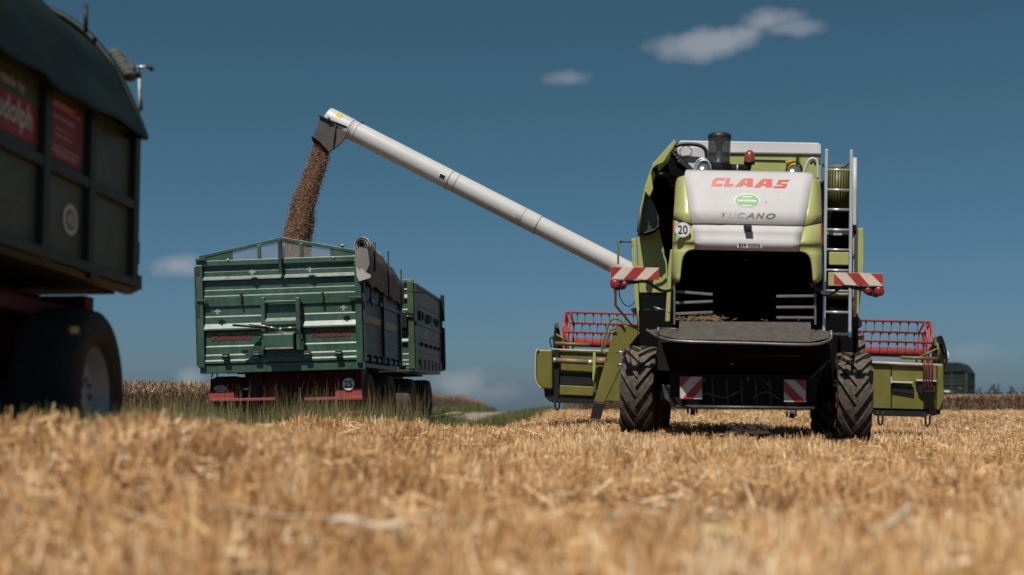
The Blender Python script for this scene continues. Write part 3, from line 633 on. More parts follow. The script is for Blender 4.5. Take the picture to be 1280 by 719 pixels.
pl = plate([(850, 498.8), (877.6, 499), (877.6, 471.2), (850, 470.6)], [[(850.2, 470.8), (864, 471), (850.2, 485)], [(877.4, 472), (877.4, 485.5), (866, 498.7), (853, 498.5)]])
pr = plate([(980, 502.4), (1007.4, 502.8), (1007.4, 475.3), (980, 474.6)], [[(980.2, 475), (1007.2, 502.5), (993.5, 502.4), (980.2, 489.5)], [(993, 475.1), (1007.2, 475.4), (1007.2, 489)]])
b = MB()
for u, v in ((866, 513), (990, 517)):
    slab(b, CF, [(u - 8, v - 14), (u + 9, v - 14), (u + 7, v - 4), (u - 6, v - 4)], -.98, .1)
    c = CF(u, v + 1.5, -.95); b.lathe([(0, -.03), (.045, -.03), (.045, .03), (0, .03)], c, (1, 0, 0), 14, 0, False); px_tube(b, CF, [(u - 6.5, v - 3), (u - 6, v + 4)], -.95, .014); px_tube(b, CF, [(u + 5, v - 3), (u + 5, v + 4)], -.95, .012)
b.build('tow_bracket', BLACK, H)
# left small fittings
b = MB(); px_tube(b, CF, [(769.2, 362, -1.15), (769.3, 382, -.8), (777, 391, .4), (790, 407, 2.4)], 0, .017); b.build('lamp_pipe', LIME, H)
b = MB(); px_tube(b, CF, [(773.5, 363, -1.15), (775.5, 373, -.8), (781, 381, -.3), (788, 382.5, .4), (793.5, 377, .8)], 0, .007, smoothn=4); slab(b, CF, [(788, 386), (795, 384.5), (796, 392), (791, 391.5)], .8, .1); b.build('lamp_cable', BLACK, H)
b = MB(); px_tube(b, CF, [(776, 302.4), (790, 302.6)], .9, .009); b.ball(CF(776, 302.4, .9), .02, n=8); b.build('marker_rod', BLACK, H)
b = MB(); slab(b, CF, [(771.3, 302.5), (773.9, 302.5), (773.9, 330), (771.3, 330)], .9, .03); b.build('marker_post', OLIVE, H)
# steps slab on the left with black foot and grab loops
b = MB(); slab(b, CF, [(769.5, 406.3), (797.5, 407.2), (797.5, 419), (788, 431), (781, 447), (774.5, 463), (763, 487), (755.4, 503.6), (742.2, 502.4)], 2.9, .1); st = b.build('access_steps', OLIVE, H, bevel=.012)
b = MB(); slab(b, CF, [(742.2, 503), (755.4, 504.2), (750.2, 525.4), (737.4, 524)], 2.9, .1); b.build('step_foot', BLACK, st, bevel=.01)
b = MB(); slab(b, CF, [(739, 523), (750.6, 524.4), (750, 525.8), (737.6, 525)], 2.85, .14); b.build('foot_plate', STEEL, st)
b = MB(); px_tube(b, CF, [(757, 443), (752.5, 438), (753.5, 430), (757, 418), (760.5, 406), (765, 399.5), (771, 398.3), (776, 401), (780, 407)], 2.85, .017, smoothn=4); px_tube(b, CF, [(755, 436), (759, 425), (762, 415), (766, 411), (770, 411)], 2.85, .015, smoothn=4); b.build('step_rail', OLIVE, st)

# wheels
for u, s_ in ((801.0, -1), (1065.5, 1)):
    c = CF(u, 480, 0); wheel(H, (c.x, 0, .655), .655, .43, .32, RUBC, RIMR, lugs=16, side=s_, steer=-3.0, lugh=.05)
for u, s_ in ((812, -1), (1047, 1)):
    c = CF(u, 470, 3.8); wheel(H, (c.x, 3.8, .90), .90, .70, .42, RUBC, RIMR, lugs=19, side=s_, lugh=.055)
b = MB(); b.tube([CF(806, 480, 0.05), CF(1066, 483, 0.05)], .08, 12); b.tube([CF(812, 470, 3.8), CF(1047, 475, 3.8)], .14, 12); b.build('axle', DARK, H)
b = MB(); px_tube(b, CF, [(771, 456), (780, 456.5)], -.0, .02); px_tube(b, CF, [(770, 440), (783, 441)], .3, .018); slab(b, CF, [(775.5, 440), (778, 440), (776.5, 512), (774.4, 505)], .05, .05); b.build('steering_linkage', STEEL, H)

# ------------------------------------------------ unloading auger
def W2C(p): return CF.I @ p
def aug(u, D): return W2C(P(u, 146 + (u - 408) * .5113, D))
base, tip = aug(822, 18.7), aug(408.5, 19.2)
ax = (tip - base); Ln = ax.length; axn = ax.normalized()
b = MB(); A = lambda t: base + ax * t
rr = lambda a, r0, c, r1, m=0: b.lathe([(r0, 0), (r1, (c - a) * Ln)], A(a), axn, 40, m)
rr(0, .148, .355, .150); rr(.355, .156, .620, .157); rr(.620, .150, .622, .162); rr(.62, .160, .915, .162); rr(.915, .156, .925, .167); rr(.925, .168, .992, .168)
b.lathe([(.168, 0), (.160, .03), (.12, .05), (0, .055)], A(.992), axn, 40)
ag = b.build('unloading_auger', TUBE, H)
b = MB()
for t, r_ in ((.356, .158), (.400, .159), (.621, .164), (.600, .161), (.924, .170), (.905, .164)): b.lathe([(r_, 0), (r_ + .002, .006), (r_, .012)], A(t), axn, 40)
b.build('tube_joint', mat('joint ring grey', (.40, .39, .38), .5), ag)  # plain grey bands round the tube joints
# sticker and lug on the tube; the side of the tube that looks at the camera
side = (CF.R @ Vector((0, -1, 0))); side = (side - axn * side.dot(axn)).normalized(); upv = axn.cross(side).normalized()
if upv.z < 0: upv = -upv
def on_tube(t, a, r_): return A(t) + (side * math.cos(a) + upv * math.sin(a)) * r_
def patch(t0, t1, a0, a1, r_, name, m):
    b = MB(); n = 5; vs = []
    for i in range(n + 1):
        for t in (t0, t1): vs.append(on_tube(t, lerp(a0, a1, i / n), r_))
    b.add(vs, [(2 * i, 2 * i + 1, 2 * i + 3, 2 * i + 2) for i in range(n)], 0, True); return b.build(name, m, ag)
patch(.628, .648, -.42, .12, .1625, 'sticker', PURE); patch(.6305, .646, -.36, .0, .1645, 'sticker_mark', INK)
patch(.955, .972, .35, .85, .171, 'round_sticker', YEL); patch(.40, .416, -.5, -.1, .1605, 'sticker', mat('worn sticker', (.48, .46, .44), .6))
b = MB(); c = on_tube(.905, 1.35, .17); b.ball(c, .025, .02, .035, 8); c = on_tube(.83, -1.35, .165); b.ball(c, .012, .012, .012, 6); b.build('tube_lug', BLACK, ag)
# rubber spout
Dt = 19.2
def wp(u, v, dy=0.0): return W2C(P(u, v, Dt + dy))
b = MB()
near = [(400, 146.5), (410, 150.5), (420, 154.5), (432.8, 160), (433, 171), (428, 178.5), (420.5, 185), (412, 190.5), (400.5, 178), (391, 171)]
ctr = (412, 165)
nv = [wp(u, v, -.17) for u, v in near]; fv = [wp(u, v, .17) for u, v in near]
b.add(nv + fv, [tuple(range(10))] + [tuple(range(19, 9, -1))] + [(i, i + 10, (i + 1) % 10 + 10, (i + 1) % 10) for i in range(10) if i not in (7, 8)], 0, False)
sp = b.build('discharge_spout', SPOUT, ag, bevel=.02)
b = MB(); b.tube([wp(399, 145.2, -.19), wp(416, 152.3, -.2), wp(434, 159.6, -.19)], .018, 6); b.tube([wp(419, 153, -.2), wp(418.6, 170, -.19), wp(417, 186, -.17)], .011, 6); b.tube([wp(411, 147, -.2), wp(411.5, 152.5, -.2)], .02, 6); b.build('spout_strap', BLACK, sp)
b = MB(); b.prism([wp(389, 169.8, -.15), wp(398.5, 174.5, -.15), wp(395.5, 181.5, -.1), wp(391, 177.6, -.1)], (0, .3, 0)); b.build('spout_flap', BLACK, sp)

# ------------------------------------------------ cutting header
hd = empty('cutting_header', parent=H); YB = 5.3
def part(name, m, parent, bev=0):
    def deco(fn): b = MB(); fn(b); return b.build(name, m, parent, bevel=bev)
    return deco
b = MB(); slab(b, CF, [(689, 437.5), (1178, 456.2), (1178.5, 512.6), (689, 499.5)], 5.42, .1); b.build('back_wall', OLIVE, hd, bevel=.01)
b = MB(); slab(b, CF, [(673.5, 436.6), (690.5, 437), (690.5, 486.5), (677.5, 486), (671.5, 479.5), (669.8, 470), (670, 441)], 5.2, 1.2)
slab(b, CF, [(1172.4, 456.2), (1179.4, 457), (1180, 500), (1174, 512.6), (1171, 512.8)], 5.2, 1.2); b.build('end_shield', OLIVE, hd, bevel=.03)
b = MB(); px_tube(b, CF, [(673.5, 437), (669.9, 441.5), (669.4, 468), (671, 479), (677, 486.3)], 5.18, .016, smoothn=4); px_tube(b, CF, [(1083, 452.9), (1128, 455), (1178, 457)], 5.38, .028); px_tube(b, CF, [(690, 437), (770, 440)], 5.38, .02); b.build('pale_edge', mat('pale edge paint', (.50, .47, .36), .4, var=.15), hd)  # paler tone along the top and end edges
b = MB()
slab(b, CF, [(690.2, 437), (698.6, 437), (698.6, 502), (690.2, 502)], 5.3, .08); slab(b, CF, [(698, 466.5), (742, 467), (742, 481.5), (698, 480.5)], 5.38, .05); slab(b, CF, [(688, 497), (748, 499), (746, 505.5), (690, 503)], 5.32, .2)
slab(b, CF, [(1088, 512.6), (1163, 514.5), (1158, 521.5), (1096, 519.8)], 5.32, .25); slab(b, CF, [(1115, 479.6), (1142.6, 484.2), (1142.6, 493), (1115, 488.4)], 5.37, .04)
slab(b, CF, [(1147.6, 480), (1170.6, 480.5), (1170.6, 489), (1164, 493), (1152, 493), (1147.6, 488)], 5.34, .06); slab(b, CF, [(1089.5, 454), (1091.6, 454), (1091.6, 512), (1089.5, 512)], 5.39, .03); slab(b, CF, [(1113.6, 458), (1115, 458), (1115, 512), (1113.6, 512)], 5.39, .03)
slab(b, CF, [(680, 486), (691, 487), (690, 500), (687, 502), (681, 496)], 5.3, .3); slab(b, CF, [(1160, 512), (1176, 512.8), (1175, 517.5), (1166, 520)], 5.3, .3)
b.build('header_recess_and_shade', BLACK, hd)  # dark bars, seams and recesses; slanted slab below the ledge models its cast shadow
b = MB(); px_tube(b, CF, [(691.5, 450.3), (741, 453.2)], 5.26, .047, n=12); px_tube(b, CF, [(745, 451.5), (760, 452.3)], 5.28, .07, n=12); b.build('cross_tube', mat('dusty brown tube', (.26, .17, .11), .55, metal=.2, var=.2, dust=.4), hd)
b = MB(); px_tube(b, CF, [(692, 450.4), (695, 450.6)], 5.25, .05, n=12); px_tube(b, CF, [(735, 452.9), (741, 453.2)], 5.25, .05, n=12); b.build('tube_collar', ALU, hd)
b = MB(); slab(b, CF, [(741.3, 440.5), (744.6, 440.6), (744.2, 458), (742, 478), (740.5, 474)], 5.2, .05); b.build('tube_bracket', LIME, hd)
b = MB(); slab(b, CF, [(699.5, 481.5), (743, 483.5), (741, 495.2), (699.5, 493.4)], 5.28, .08); b.build('lower_ledge', OLIVE, hd, bevel=.01)
b = MB(); slab(b, CF, [(1114.6, 476), (1141, 477), (1141, 479.2), (1114.6, 478.2)], 5.3, .1); slab(b, CF, [(1145.4, 474), (1171.5, 475), (1171.5, 477.2), (1145.4, 476.2)], 5.3, .1); slab(b, CF, [(1170.6, 470), (1172, 470), (1172, 476.5), (1170.6, 476.5)], 5.3, .05); slab(b, CF, [(1113.6, 471), (1115, 471), (1115, 479), (1113.6, 479)], 5.3, .05); b.build('ledge_strip', mat('pale ledge', (.62, .60, .54), .4, var=.1), hd)
b = MB(); slab(b, CF, [(1155, 455.5), (1172, 456), (1171, 474), (1155, 474)], 5.36, .03); b.build('brown_plate', mat('brown mud film', (.17, .125, .05), .7, var=.3), hd)
for i, u in enumerate((1154.6, 1157.8, 1161.2, 1164.8)):
    b = MB(); px_tube(b, CF, [(u, 446.5, 5.5), (u + .3, 452, 5.2), (u, 470, 5.2), (u + .2, 488, 5.22)], 0, .014, smoothn=3); b.build('hydraulic_hose', mat('maroon hose', (.12, .022, .028), .5), hd)
b = MB()
for i, u in enumerate((1157, 1160.4, 1164, 1167.2)): px_tube(b, CF, [(u, 488, 5.2), (u - .4, 500, 5.22), (u + .2, 513, 5.25)], 0, .013, smoothn=3)
b.build('lower_hose', BLACK, hd)
b = MB()
for (u, v0, v1) in ((696.5, 500, 512), (1100.5, 515, 530.5), (1159.5, 517, 532)):
    px_tube(b, CF, [(u - 3.4, v0), (u - 2.2, v1 - 3), (u - .8, v1), (u + 1.2, v1), (u + 2.4, v1 - 3), (u + 3.2, v0)], 5.3, .017, smoothn=3)
b.build('stand_loop', BLACK, hd)
# end frames
b = MB()
slab(b, CF, [(693.5, 405), (697, 404), (699.5, 416), (702, 424), (702, 437), (692, 437), (691.5, 428)], 5.6, .06); px_tube(b, CF, [(690, 434), (687.5, 428), (688.5, 422), (691.5, 424)], 5.5, .012, smoothn=4); px_tube(b, CF, [(692, 420), (693, 437), (691, 470)], 5.4, .02)
slab(b, CF, [(1168, 422), (1172, 421), (1176.5, 419), (1179, 432), (1182, 448), (1180, 456), (1166, 456), (1166, 432)], 5.6, .06); px_tube(b, CF, [(1176, 420), (1180.5, 432), (1183, 446), (1181, 457), (1177, 466)], 5.5, .02, smoothn=4)
b.build('reel_support', DARK, hd)
b = MB(); slab(b, CF, [(694.6, 403), (698, 403.6), (697.4, 410), (694.4, 409)], 5.5, .05); px_tube(b, CF, [(695, 418), (714, 428.6)], 5.45, .022); px_tube(b, CF, [(692, 429), (737.5, 431.5)], 5.42, .034); slab(b, CF, [(1168, 423), (1171, 423), (1171, 432), (1168, 432)], 5.52, .04); px_tube(b, CF, [(1172, 436), (1148, 447)], 5.45, .02); px_tube(b, CF, [(1126, 447), (1171, 448.6)], 5.42, .03); px_tube(b, CF, [(1171, 428), (1174, 440), (1170, 455)], 5.44, .018); b.build('reel_arm', OLIVE, hd)
b = MB(); disc(b, CF(1180.6, 446, 5.6), (1, .3, 0), .11, .03, 20); b.build('belt_disc', RAILW, hd)
# reel
A_, B_ = CF(706.5, 427.6, 6.5), CF(1160, 441.8, 6.5); RL = .575; dx = (B_ - A_)
b = MB(); b.tube([A_ + dx * .018, B_ - dx * .008], .088, 20); b.build('reel_tube', REEL, hd)
for k, deg in enumerate((77, 137, 197, 257, 317, 17)):
    o_ = Vector((0, -math.cos(R(deg)), math.sin(R(deg)))) * RL; b = MB(); b.tube([A_ + o_, B_ + o_], .021, 8); bat = b.build('reel_bat', REEL, hd)
    if k in (0, 1, 5):
        t_ = MB()
        for i in range(44):
            q = A_ + o_ + dx * ((i + .5 + .3 * (k % 2)) / 44)
            t_.box(q.x - .014, q.x + .014, q.y - .02, q.y + .02, q.z - .055, q.z - .015)
            t_.tube([q + Vector((0, 0, -.04)), q + Vector((random.uniform(-.012, .012), .02, -.14)), q + Vector((random.uniform(-.015, .015), .05, -.24))], .0045, 4)
        t_.build('reel_tines', DARK, bat)['kind'] = 'stuff'
b = MB()
for E in (A_, B_, A_ + dx * .33, A_ + dx * .66):
    pts = [E + Vector((0, -math.cos(R(d)), math.sin(R(d)))) * RL for d in (77, 137, 197, 257, 317, 17)]
    for i in range(6 if E in (A_, B_) else 0):
        b.tube([pts[i], pts[(i + 1) % 6]], .022, 6)
        if E in (A_, B_): b.tube([E, pts[i]], .024, 6)
    if E is A_ or E is B_:
        s_ = .10 if E is A_ else -.10
        for i in range(6): b.tube([pts[i] + Vector((s_, 0, 0)), pts[(i + 1) % 6] + Vector((s_, 0, 0))], .018, 6)
b.build('reel_end_frame', REEL, hd)
b = MB(); b.tube([CF(700, 470, 6.6), CF(1165, 486, 6.6)], .2, 16); b.box(A_.x, B_.x, 5.5, 6.9, .50, .56); b.build('header_floor', DARK, hd)
b = MB(); p, q = CF(870, 440, 4.5), CF(990, 500, 4.5); b.box(p.x, q.x, 3.2, 5.4, .5, 1.4); b.build('feeder_house', DARK, H)
# ================================================================== TRAILERS
def latch(b, c, s=1.0):
    b.box(c.x - .05 * s, c.x + .05 * s, c.y - .03, c.y, c.z - .012, c.z + .012); b.box(c.x - .015, c.x + .015, c.y - .035, c.y, c.z - .045, c.z + .03)
def corrugated(b, x0, x1, prof, y0=0.0):
    """sheet pressed into ledges: prof is (z, how far it stands out)"""
    vs = []; n = len(prof)
    for x in (x0, x1):
        for z, o in prof: vs.append((x, y0 - o, z))
    b.add(vs, [(i, i + 1, n + i + 1, n + i) for i in range(n - 1)])
    b.add([(x0, y0 + .05, prof[0][0]), (x1, y0 + .05, prof[0][0]), (x1, y0 + .05, prof[-1][0]), (x0, y0 + .05, prof[-1][0])], [(0, 1, 2, 3)])
def ledges(zt, zb, seam):
    """two drop boards, each with two thin ledges and one broad sloped ledge"""
    p = []
    for a, c in ((zt, seam + .015), (seam - .015, zb)):
        h = a - c
        U = ((0, .03), (.05, .03), (.06, .0), (.14, .0), (.168, .014), (.30, .014), (.385, .056), (.41, .06), (.44, .0), (.68, .0), (.708, .014), (.85, .014), (.885, .032), (.99, .032), (1.0, .0)) if a == zt else \
            ((0, .03), (.06, .03), (.07, .0), (.215, .0), (.236, .014), (.345, .014), (.425, .062), (.45, .066), (.485, .0), (.70, .0), (.722, .014), (.84, .014), (.864, .03), (.93, .03), (.955, .046), (.99, .046), (1.0, .02))
        for t, o in U: p.append((a - h * t, o))
        p.append((c - .005, .0))
    return p

def running_gear(root, wx, axles, Rr, W, rim, rm, zb, length, lugs=0):
    b = MB()
    for s in (-1, 1): b.box(s * .42 - .06, s * .42 + .06, .25, length - .1, zb - .34, zb - .14)
    for y in np.linspace(.4, length - .3, 6): b.box(-.95, .95, y - .04, y + .04, zb - .14, zb - .02)
    b.build('chassis', CHRED, root, bevel=.008)
    for y in axles:
        b = MB(); b.tube([(-wx, y, Rr), (wx, y, Rr)], .06, 10)
        for s in (-1, 1):
            b.tube([(s * .42, y - .45, zb - .32), (s * .42, y - .2, Rr + .12), (s * .42, y, Rr + .07), (s * .42, y + .2, Rr + .12), (s * .42, y + .45, zb - .32)], .035, 6)
        b.build('axle', CHRED, root)
        for s in (-1, 1): wheel(root, (s * wx, y, Rr), Rr, W, rim, RUB, rm, lugs, side=s)

# ---------------- rear trailer of the pair, its tailboard towards the camera
TF = Frame((-3.50, 18.3, 0.02), (0, R(-1.6), R(-3.6)))
T = TF.root('grain_trailer'); tag(T, 'dark green grain trailer under the spout, with ribbed tailboard and rolled pale tarp', 'grain trailer', 'grain trailers waiting round the field')
zt, zs, zb_ = TF(447, 327).z, TF(450, 371.5).z, TF(452, 450).z
xl, xr = TF(252, 400).x, TF(449.5, 400).x
LT = 3.55
b = MB(); corrugated(b, xl + .05, xr - .05, ledges(zt, zb_, zs)); b.build('tailboard', TGREEN, T, recalc=True)
b = MB()
for x in (xl, xr): b.box(x - .05, x + .05, -.07, .06, zb_ - .05, zt + .02)
b.box(xl - .05, xr + .05, -.06, .05, zt, zt + .085); b.box(xl, xr, -.03, .05, zs - .03, zs + .03); b.box(xl - .04, xr + .04, -.02, .14, zb_ - .14, zb_ - .01)
b.build('tail_frame', TGREEN, T, bevel=.008)
b = MB()
for u, v in ((316, 340), (388, 337), (273, 389.5), (430, 384.5)): latch(b, TF(u, v, -.09) + Vector((0, -.01, 0)))
for u, v in ((285, 325), (350.5, 323.8), (417, 322)): c = TF(u, v, -.065); b.ball(c, .02, .02, .02, 8)
b.build('board_latch', ALU, T)
b = MB()
for u, v in ((281.5, 446), (320.5, 443.6), (384, 443), (423, 442)):
    c = TF(u, v, -.10); b.box(c.x - .045, c.x + .045, c.y - .02, c.y + .1, c.z - .05, c.z + .05); b.tube([c + Vector((-.05, -.02, 0)), c + Vector((.05, -.02, 0))], .02, 8)
for u, v in ((301, 371), (403, 370)): c = TF(u, v, -.07); b.box(c.x - .015, c.x + .015, c.y - .02, c.y + .05, c.z - .10, c.z + .06)
for u, v0, v1 in ((248.6, 378, 397), (248.6, 333, 345)): c0, c1 = TF(u, v0, -.02), TF(u, v1, -.02); b.box(c0.x - .03, c0.x + .02, -.08, .02, c1.z, c0.z)
c = TF(350.5, 330, -.10); b.box(c.x - .025, c.x + .025, -.13, -.08, TF(350, 341, -.1).z, TF(350, 300, -.1).z)
b.box(xr - .14, xr + .06, -.12, -.06, TF(450, 374).z, TF(450, 371).z); b.box(xl - .04, xl + .12, -.10, -.06, TF(250, 378.4).z, TF(250, 375.6).z); b.box(xl - .04, xl + .12, -.10, -.06, TF(250, 327.4).z, TF(250, 324.4).z)
b.build('hinge', TDARK, T, bevel=.004)
# gable with film windows
gz = TF(350, 297.5, -.03); zt2 = zt + .085
b = MB(); pk = (TF(352, 297.3, -.03).x, gz.z); rt = (TF(443, 313, -.03).x, TF(443, 313, -.03).z); lt = (TF(249, 321, -.03).x, TF(249, 321, -.03).z)
def gable_z(x): return lt[1] + (pk[1] - lt[1]) * (x - lt[0]) / (pk[0] - lt[0]) if x < pk[0] else pk[1] + (rt[1] - pk[1]) * (x - pk[0]) / (rt[0] - pk[0])
fm = MB()
for s0, s1 in ((lt[0], pk[0]), (pk[0], xr)):
    fm.prism([(s0, -.045, gable_z(s0) - .035), (s1, -.045, gable_z(s1) - .035), (s1, -.045, gable_z(s1) + .012), (s0, -.045, gable_z(s0) + .012)], (0, .05, 0))
def gx(u): return TF(u, 318, -.03).x
for u in (324, 350.8, 376.8): x = gx(u); fm.box(x - .025, x + .025, -.05, -.01, zt2, gable_z(x) - .03)
fm.prism([(gx(250), -.035, zt2), (gx(290.5), -.035, zt2), (gx(290.5), -.035, gable_z(gx(290.5)) - .03), (gx(250), -.035, gable_z(gx(250)) - .03)], (0, .02, 0))
fm.prism([(gx(413), -.035, zt2), (xr, -.035, zt2), (xr, -.035, gable_z(xr) - .03), (gx(413), -.035, gable_z(gx(413)) - .03)], (0, .02, 0))
c = TF(428, 307.5, -.03); fm.ball(c, .04, .03, .03, 8)
g = fm.build('gable', TGREEN, T, bevel=.004)
for a, c in ((gx(290.5), gx(324)), (gx(324), gx(350.8)), (gx(350.8), gx(376.8)), (gx(376.8), gx(413))):
    f_ = MB(); f_.add([(a, -.02, zt2), (c, -.02, zt2), (c, -.02, gable_z(c) - .02), (a, -.02, gable_z(a) - .02)], [(0, 1, 2, 3)]); f_.build('gable_window', FILM, g)
# discharge door
dd = empty('discharge_door', parent=T)
b = MB()
for u in (330.2, 373.6): x = TF(u, 400, -.1).x; b.box(x - .03, x + .03, -.17, -.06, TF(u, 437.5, -.1).z, TF(u, 372.4, -.1).z)
x0, x1 = TF(330, 400, -.1).x, TF(374, 400, -.1).x; b.box(x0, x1, -.165, -.07, TF(350, 379, -.1).z, TF(350, 376.2, -.1).z)
b.build('door_frame', TGREEN, dd, bevel=.006)
b = MB(); z1, z0 = TF(350, 381, -.1).z, TF(350, 417, -.1).z
corrugated(b, x0 + .03, x1 - .03, [(z1, .02), (z1 - .12, .02), (z1 - .125, .07), (z1 - .2, .07), (z1 - .25, .13), (z1 - .30, .135), (z1 - .33, .06), (z0, .04)], -.04); b.build('slide_door', TGREEN, dd)
b = MB(); x3 = TF(366, 430, -.2).x
b.prism([(x0 + .02, -.08, TF(350, 414, -.1).z), (x0 + .02, -.26, TF(350, 418, -.26).z), (x0 + .02, -.26, TF(350, 433.5, -.26).z), (x0 + .02, -.08, TF(350, 437, -.1).z)], (x3 - x0, 0, 0)); b.build('chute', TGREEN, dd, bevel=.008)
b = MB(); b.prism([TF(332.5, 434.6, -.265), TF(367, 433.4, -.265), TF(367, 436, -.27), (TF(332.5, 437, -.27))], (0, -.03, 0)); b.build('chute_lip', STEEL, dd)
b = MB(); px_tube(b, TF, [(291, 406.6), (310, 407.8), (331, 409.6)], -.26, .018); b.build('door_lever', INK, dd)
b = MB(); px_tube(b, TF, [(311, 406), (331, 407.6), (345, 410.6)], -.23, .011); px_tube(b, TF, [(331, 408), (349, 411.4)], -.25, .014); px_tube(b, TF, [(352, 410), (372, 409.4)], -.2, .012); b.ball(TF(350.6, 411.6, -.24), .035, .03, .03, 10); b.build('lever_link', STEEL, dd)
b = MB(); x = TF(376, 425, -.1).x; slab(b, TF, [(370, 424), (376, 421), (379, 424), (379, 438), (369, 438)], -.15, .09); slab(b, TF, [(373, 418), (378, 418), (378, 424), (373, 424)], -.17, .05); slab(b, TF, [(329.5, 418), (329.5, 444), (304, 445.5), (310, 440)], -.105, .02); px_tube(b, TF, [(333, 417), (374, 416)], -.16, .02); b.build('door_bracket_and_patch', TDARK, dd)  # brackets, a cross tube and one dark triangular sheet left of the chute
# maker's name twice in red
for (u0, v0, u1, v1, hgt) in ((264, 426.4, 314, 424.4, 9.2), (389, 422.0, 438, 420.4, 9.4)):
    q = tuple(TF(a, c, -.004) for a, c in ((u0, v0), (u1, v1), (u1, v1 - hgt), (u0, v0 - hgt))); text('side_lettering', 'Reisch', q, mat('faded red letters', (.17, .032, .028), .5, var=.2), T, bold=.045, shear=.05)
# sides
zf = .98
def side_wall(root, x, L, zb, zs, zt, posts, m, fr, s=1):
    b = MB(); b.box(x - .03 * s, x, 0.03, L - .03, zb, zs - .01); b.box(x - .03 * s, x, .03, L - .03, zs + .01, zt)
    o = b.build('side_board', m, root)
    b = MB()
    for y in posts: b.box(x - .02 * s, x + .05 * s, y - .04, y + .04, zb - .02, zt)
    for z in (zb + .02, zs, zt - .02): b.box(x - .02 * s, x + .035 * s, 0, L, z - .03, z + .03)
    for z in (lerp(zb, zs, .36), lerp(zb, zs, .68), lerp(zs, zt, .5)): b.box(x, x + .016 * s, .05, L - .05, z - .012, z + .012)
    b.build('side_frame', fr, root, bevel=.004)
side_wall(T, xr + .04, LT, zb_, zs, zt, (.02, 1.75, LT - .02), TSIDE2, TDARK); side_wall(T, xl - .04, LT, zb_, zs, zt, (.02, 1.75, LT - .02), TSIDE2, TDARK, -1)
xs = xr + .04
b = MB(); z_ = lerp(zb_, zs, .60); b.prism([(xs + .02, .15, z_), (xs + .02, 1.5, z_ + .02), (xs + .02, 1.6, z_ + .13), (xs + .02, .15, z_ + .13)], (.004, 0, 0)); b.prism([(xs + .02, 1.9, z_), (xs + .02, 3.0, z_), (xs + .02, 3.25, z_ + .13), (xs + .02, 1.85, z_ + .13)], (.004, 0, 0)); b.build('ochre_stripe', GOLD, T)
b = MB()
for y in (.4, 1.0, 1.5, 2.1, 2.7, 3.2): b.box(xs, xs + .06, y - .04, y + .04, zb_ - .03, zb_ + .09)
for y in (.5, 1.3): b.tube([(xs + .05, y, zs + .2), (xs + .05, y, zs - .02), (xs + .05, y + .08, zs - .1)], .015, 6); b.box(xs + .02, xs + .06, y - .09, y + .09, zs + .19, zs + .23)
b.tube([(xs + .06, 1.55, zb_ + .1), (xs + .06, 1.55, zs - .05)], .02, 6); b.tube([(xs + .06, 1.62, zb_ + .45), (xs + .06, 1.4, zb_ + .40)], .016, 6)
b.build('side_clamp', BLACK, T)
b = MB(); b.box(xl, xr, 0, LT, zb_ - .1, zb_ - .03); b.box(xl, xr, LT - .05, LT, zb_, zt + .05); b.box(xl + .02, xr - .02, .1, LT - .1, zt - .45, zt - .42); b.build('box_floor', TDARK, T)
# heap of grain showing under the gable film
b = MB(); vs = []; n = 14
for i in range(n + 1):
    for j in range(n + 1):
        x = lerp(xl + .04, xr - .04, i / n); y = lerp(.06, LT - .08, j / n)
        vs.append((x, y, zt - .42 + .50 * math.exp(-((x - (xl + 1.45)) ** 2 / .5 + (y - 1.0) ** 2 / .8)) + .03 * noise.noise(Vector((x * 3, y * 3, 0)))))
b.add(vs, [(i * (n + 1) + j, (i + 1) * (n + 1) + j, (i + 1) * (n + 1) + j + 1, i * (n + 1) + j + 1) for i in range(n) for j in range(n)], 0, True); b.build('grain_load', mat('heaped grain', (.28, .16, .09), .8, var=.4, scale=40, bump=.6, bscale=90), T, recalc=False)
# rolled tarp, sagging between its rods
tp = empty('tarp', parent=T)
ys = [0.02 + (LT + .05) * i / 24 for i in range(25)]
def sag(y): return .20 - .26 * (y / LT) - .05 * math.sin(math.pi * ((y / LT * 2.9) % 1)) + .01 * noise.noise(Vector((y * 5, 0, 1)))
zr = TF(449, 318, 0).z
b = MB(); vs = []; nn = 18
for i, y in enumerate(ys):
    for j in range(nn):
        a = 2 * math.pi * j / nn; r_ = .135 - .05 * (y / LT) + .012 * noise.noise(Vector((y * 4, math.cos(a) * 2, math.sin(a) * 2)))
        vs.append((xs + .03 + math.cos(a) * r_, y, zr + sag(y) - .05 + math.sin(a) * r_))
b.add(vs, [(i * nn + j, (i + 1) * nn + j, (i + 1) * nn + (j + 1) % nn, i * nn + (j + 1) % nn) for i in range(24) for j in range(nn)], 0, True)
zc = zr + sag(.02) - .05
for rr_, dep in ((.13, 0), (.095, .01), (.06, .0)): b.lathe([(rr_, dep), (rr_ - .014, dep - .01), (rr_ - .02, dep + .03)], (xs + .03, .02, zc), (0, -1, 0), 20)
b.build('tarp_roll', TARP, tp, recalc=False)
b = MB(); b.lathe([(0, -.005), (.09, -.004)], (xs + .03, .025, zc), (0, -1, 0), 20, 0, False); b.build('roll_core', INK, tp)
b = MB(); vs = []; kz = 7
for i, y in enumerate(ys):
    zb2 = zr - .42 - .10 * (y / LT) + .02 * math.sin(y * 9) + .015 * noise.noise(Vector((y * 4, 7, 1)))
    for k_ in range(kz + 1):
        t = k_ / kz; z_ = lerp(zr + sag(y) - .05, zb2, t); vs.append((xs + .10 - .03 * t + .018 * noise.noise(Vector((y * 2.2, z_ * 3, 2))) + .02 * math.sin(t * 3), y, z_))
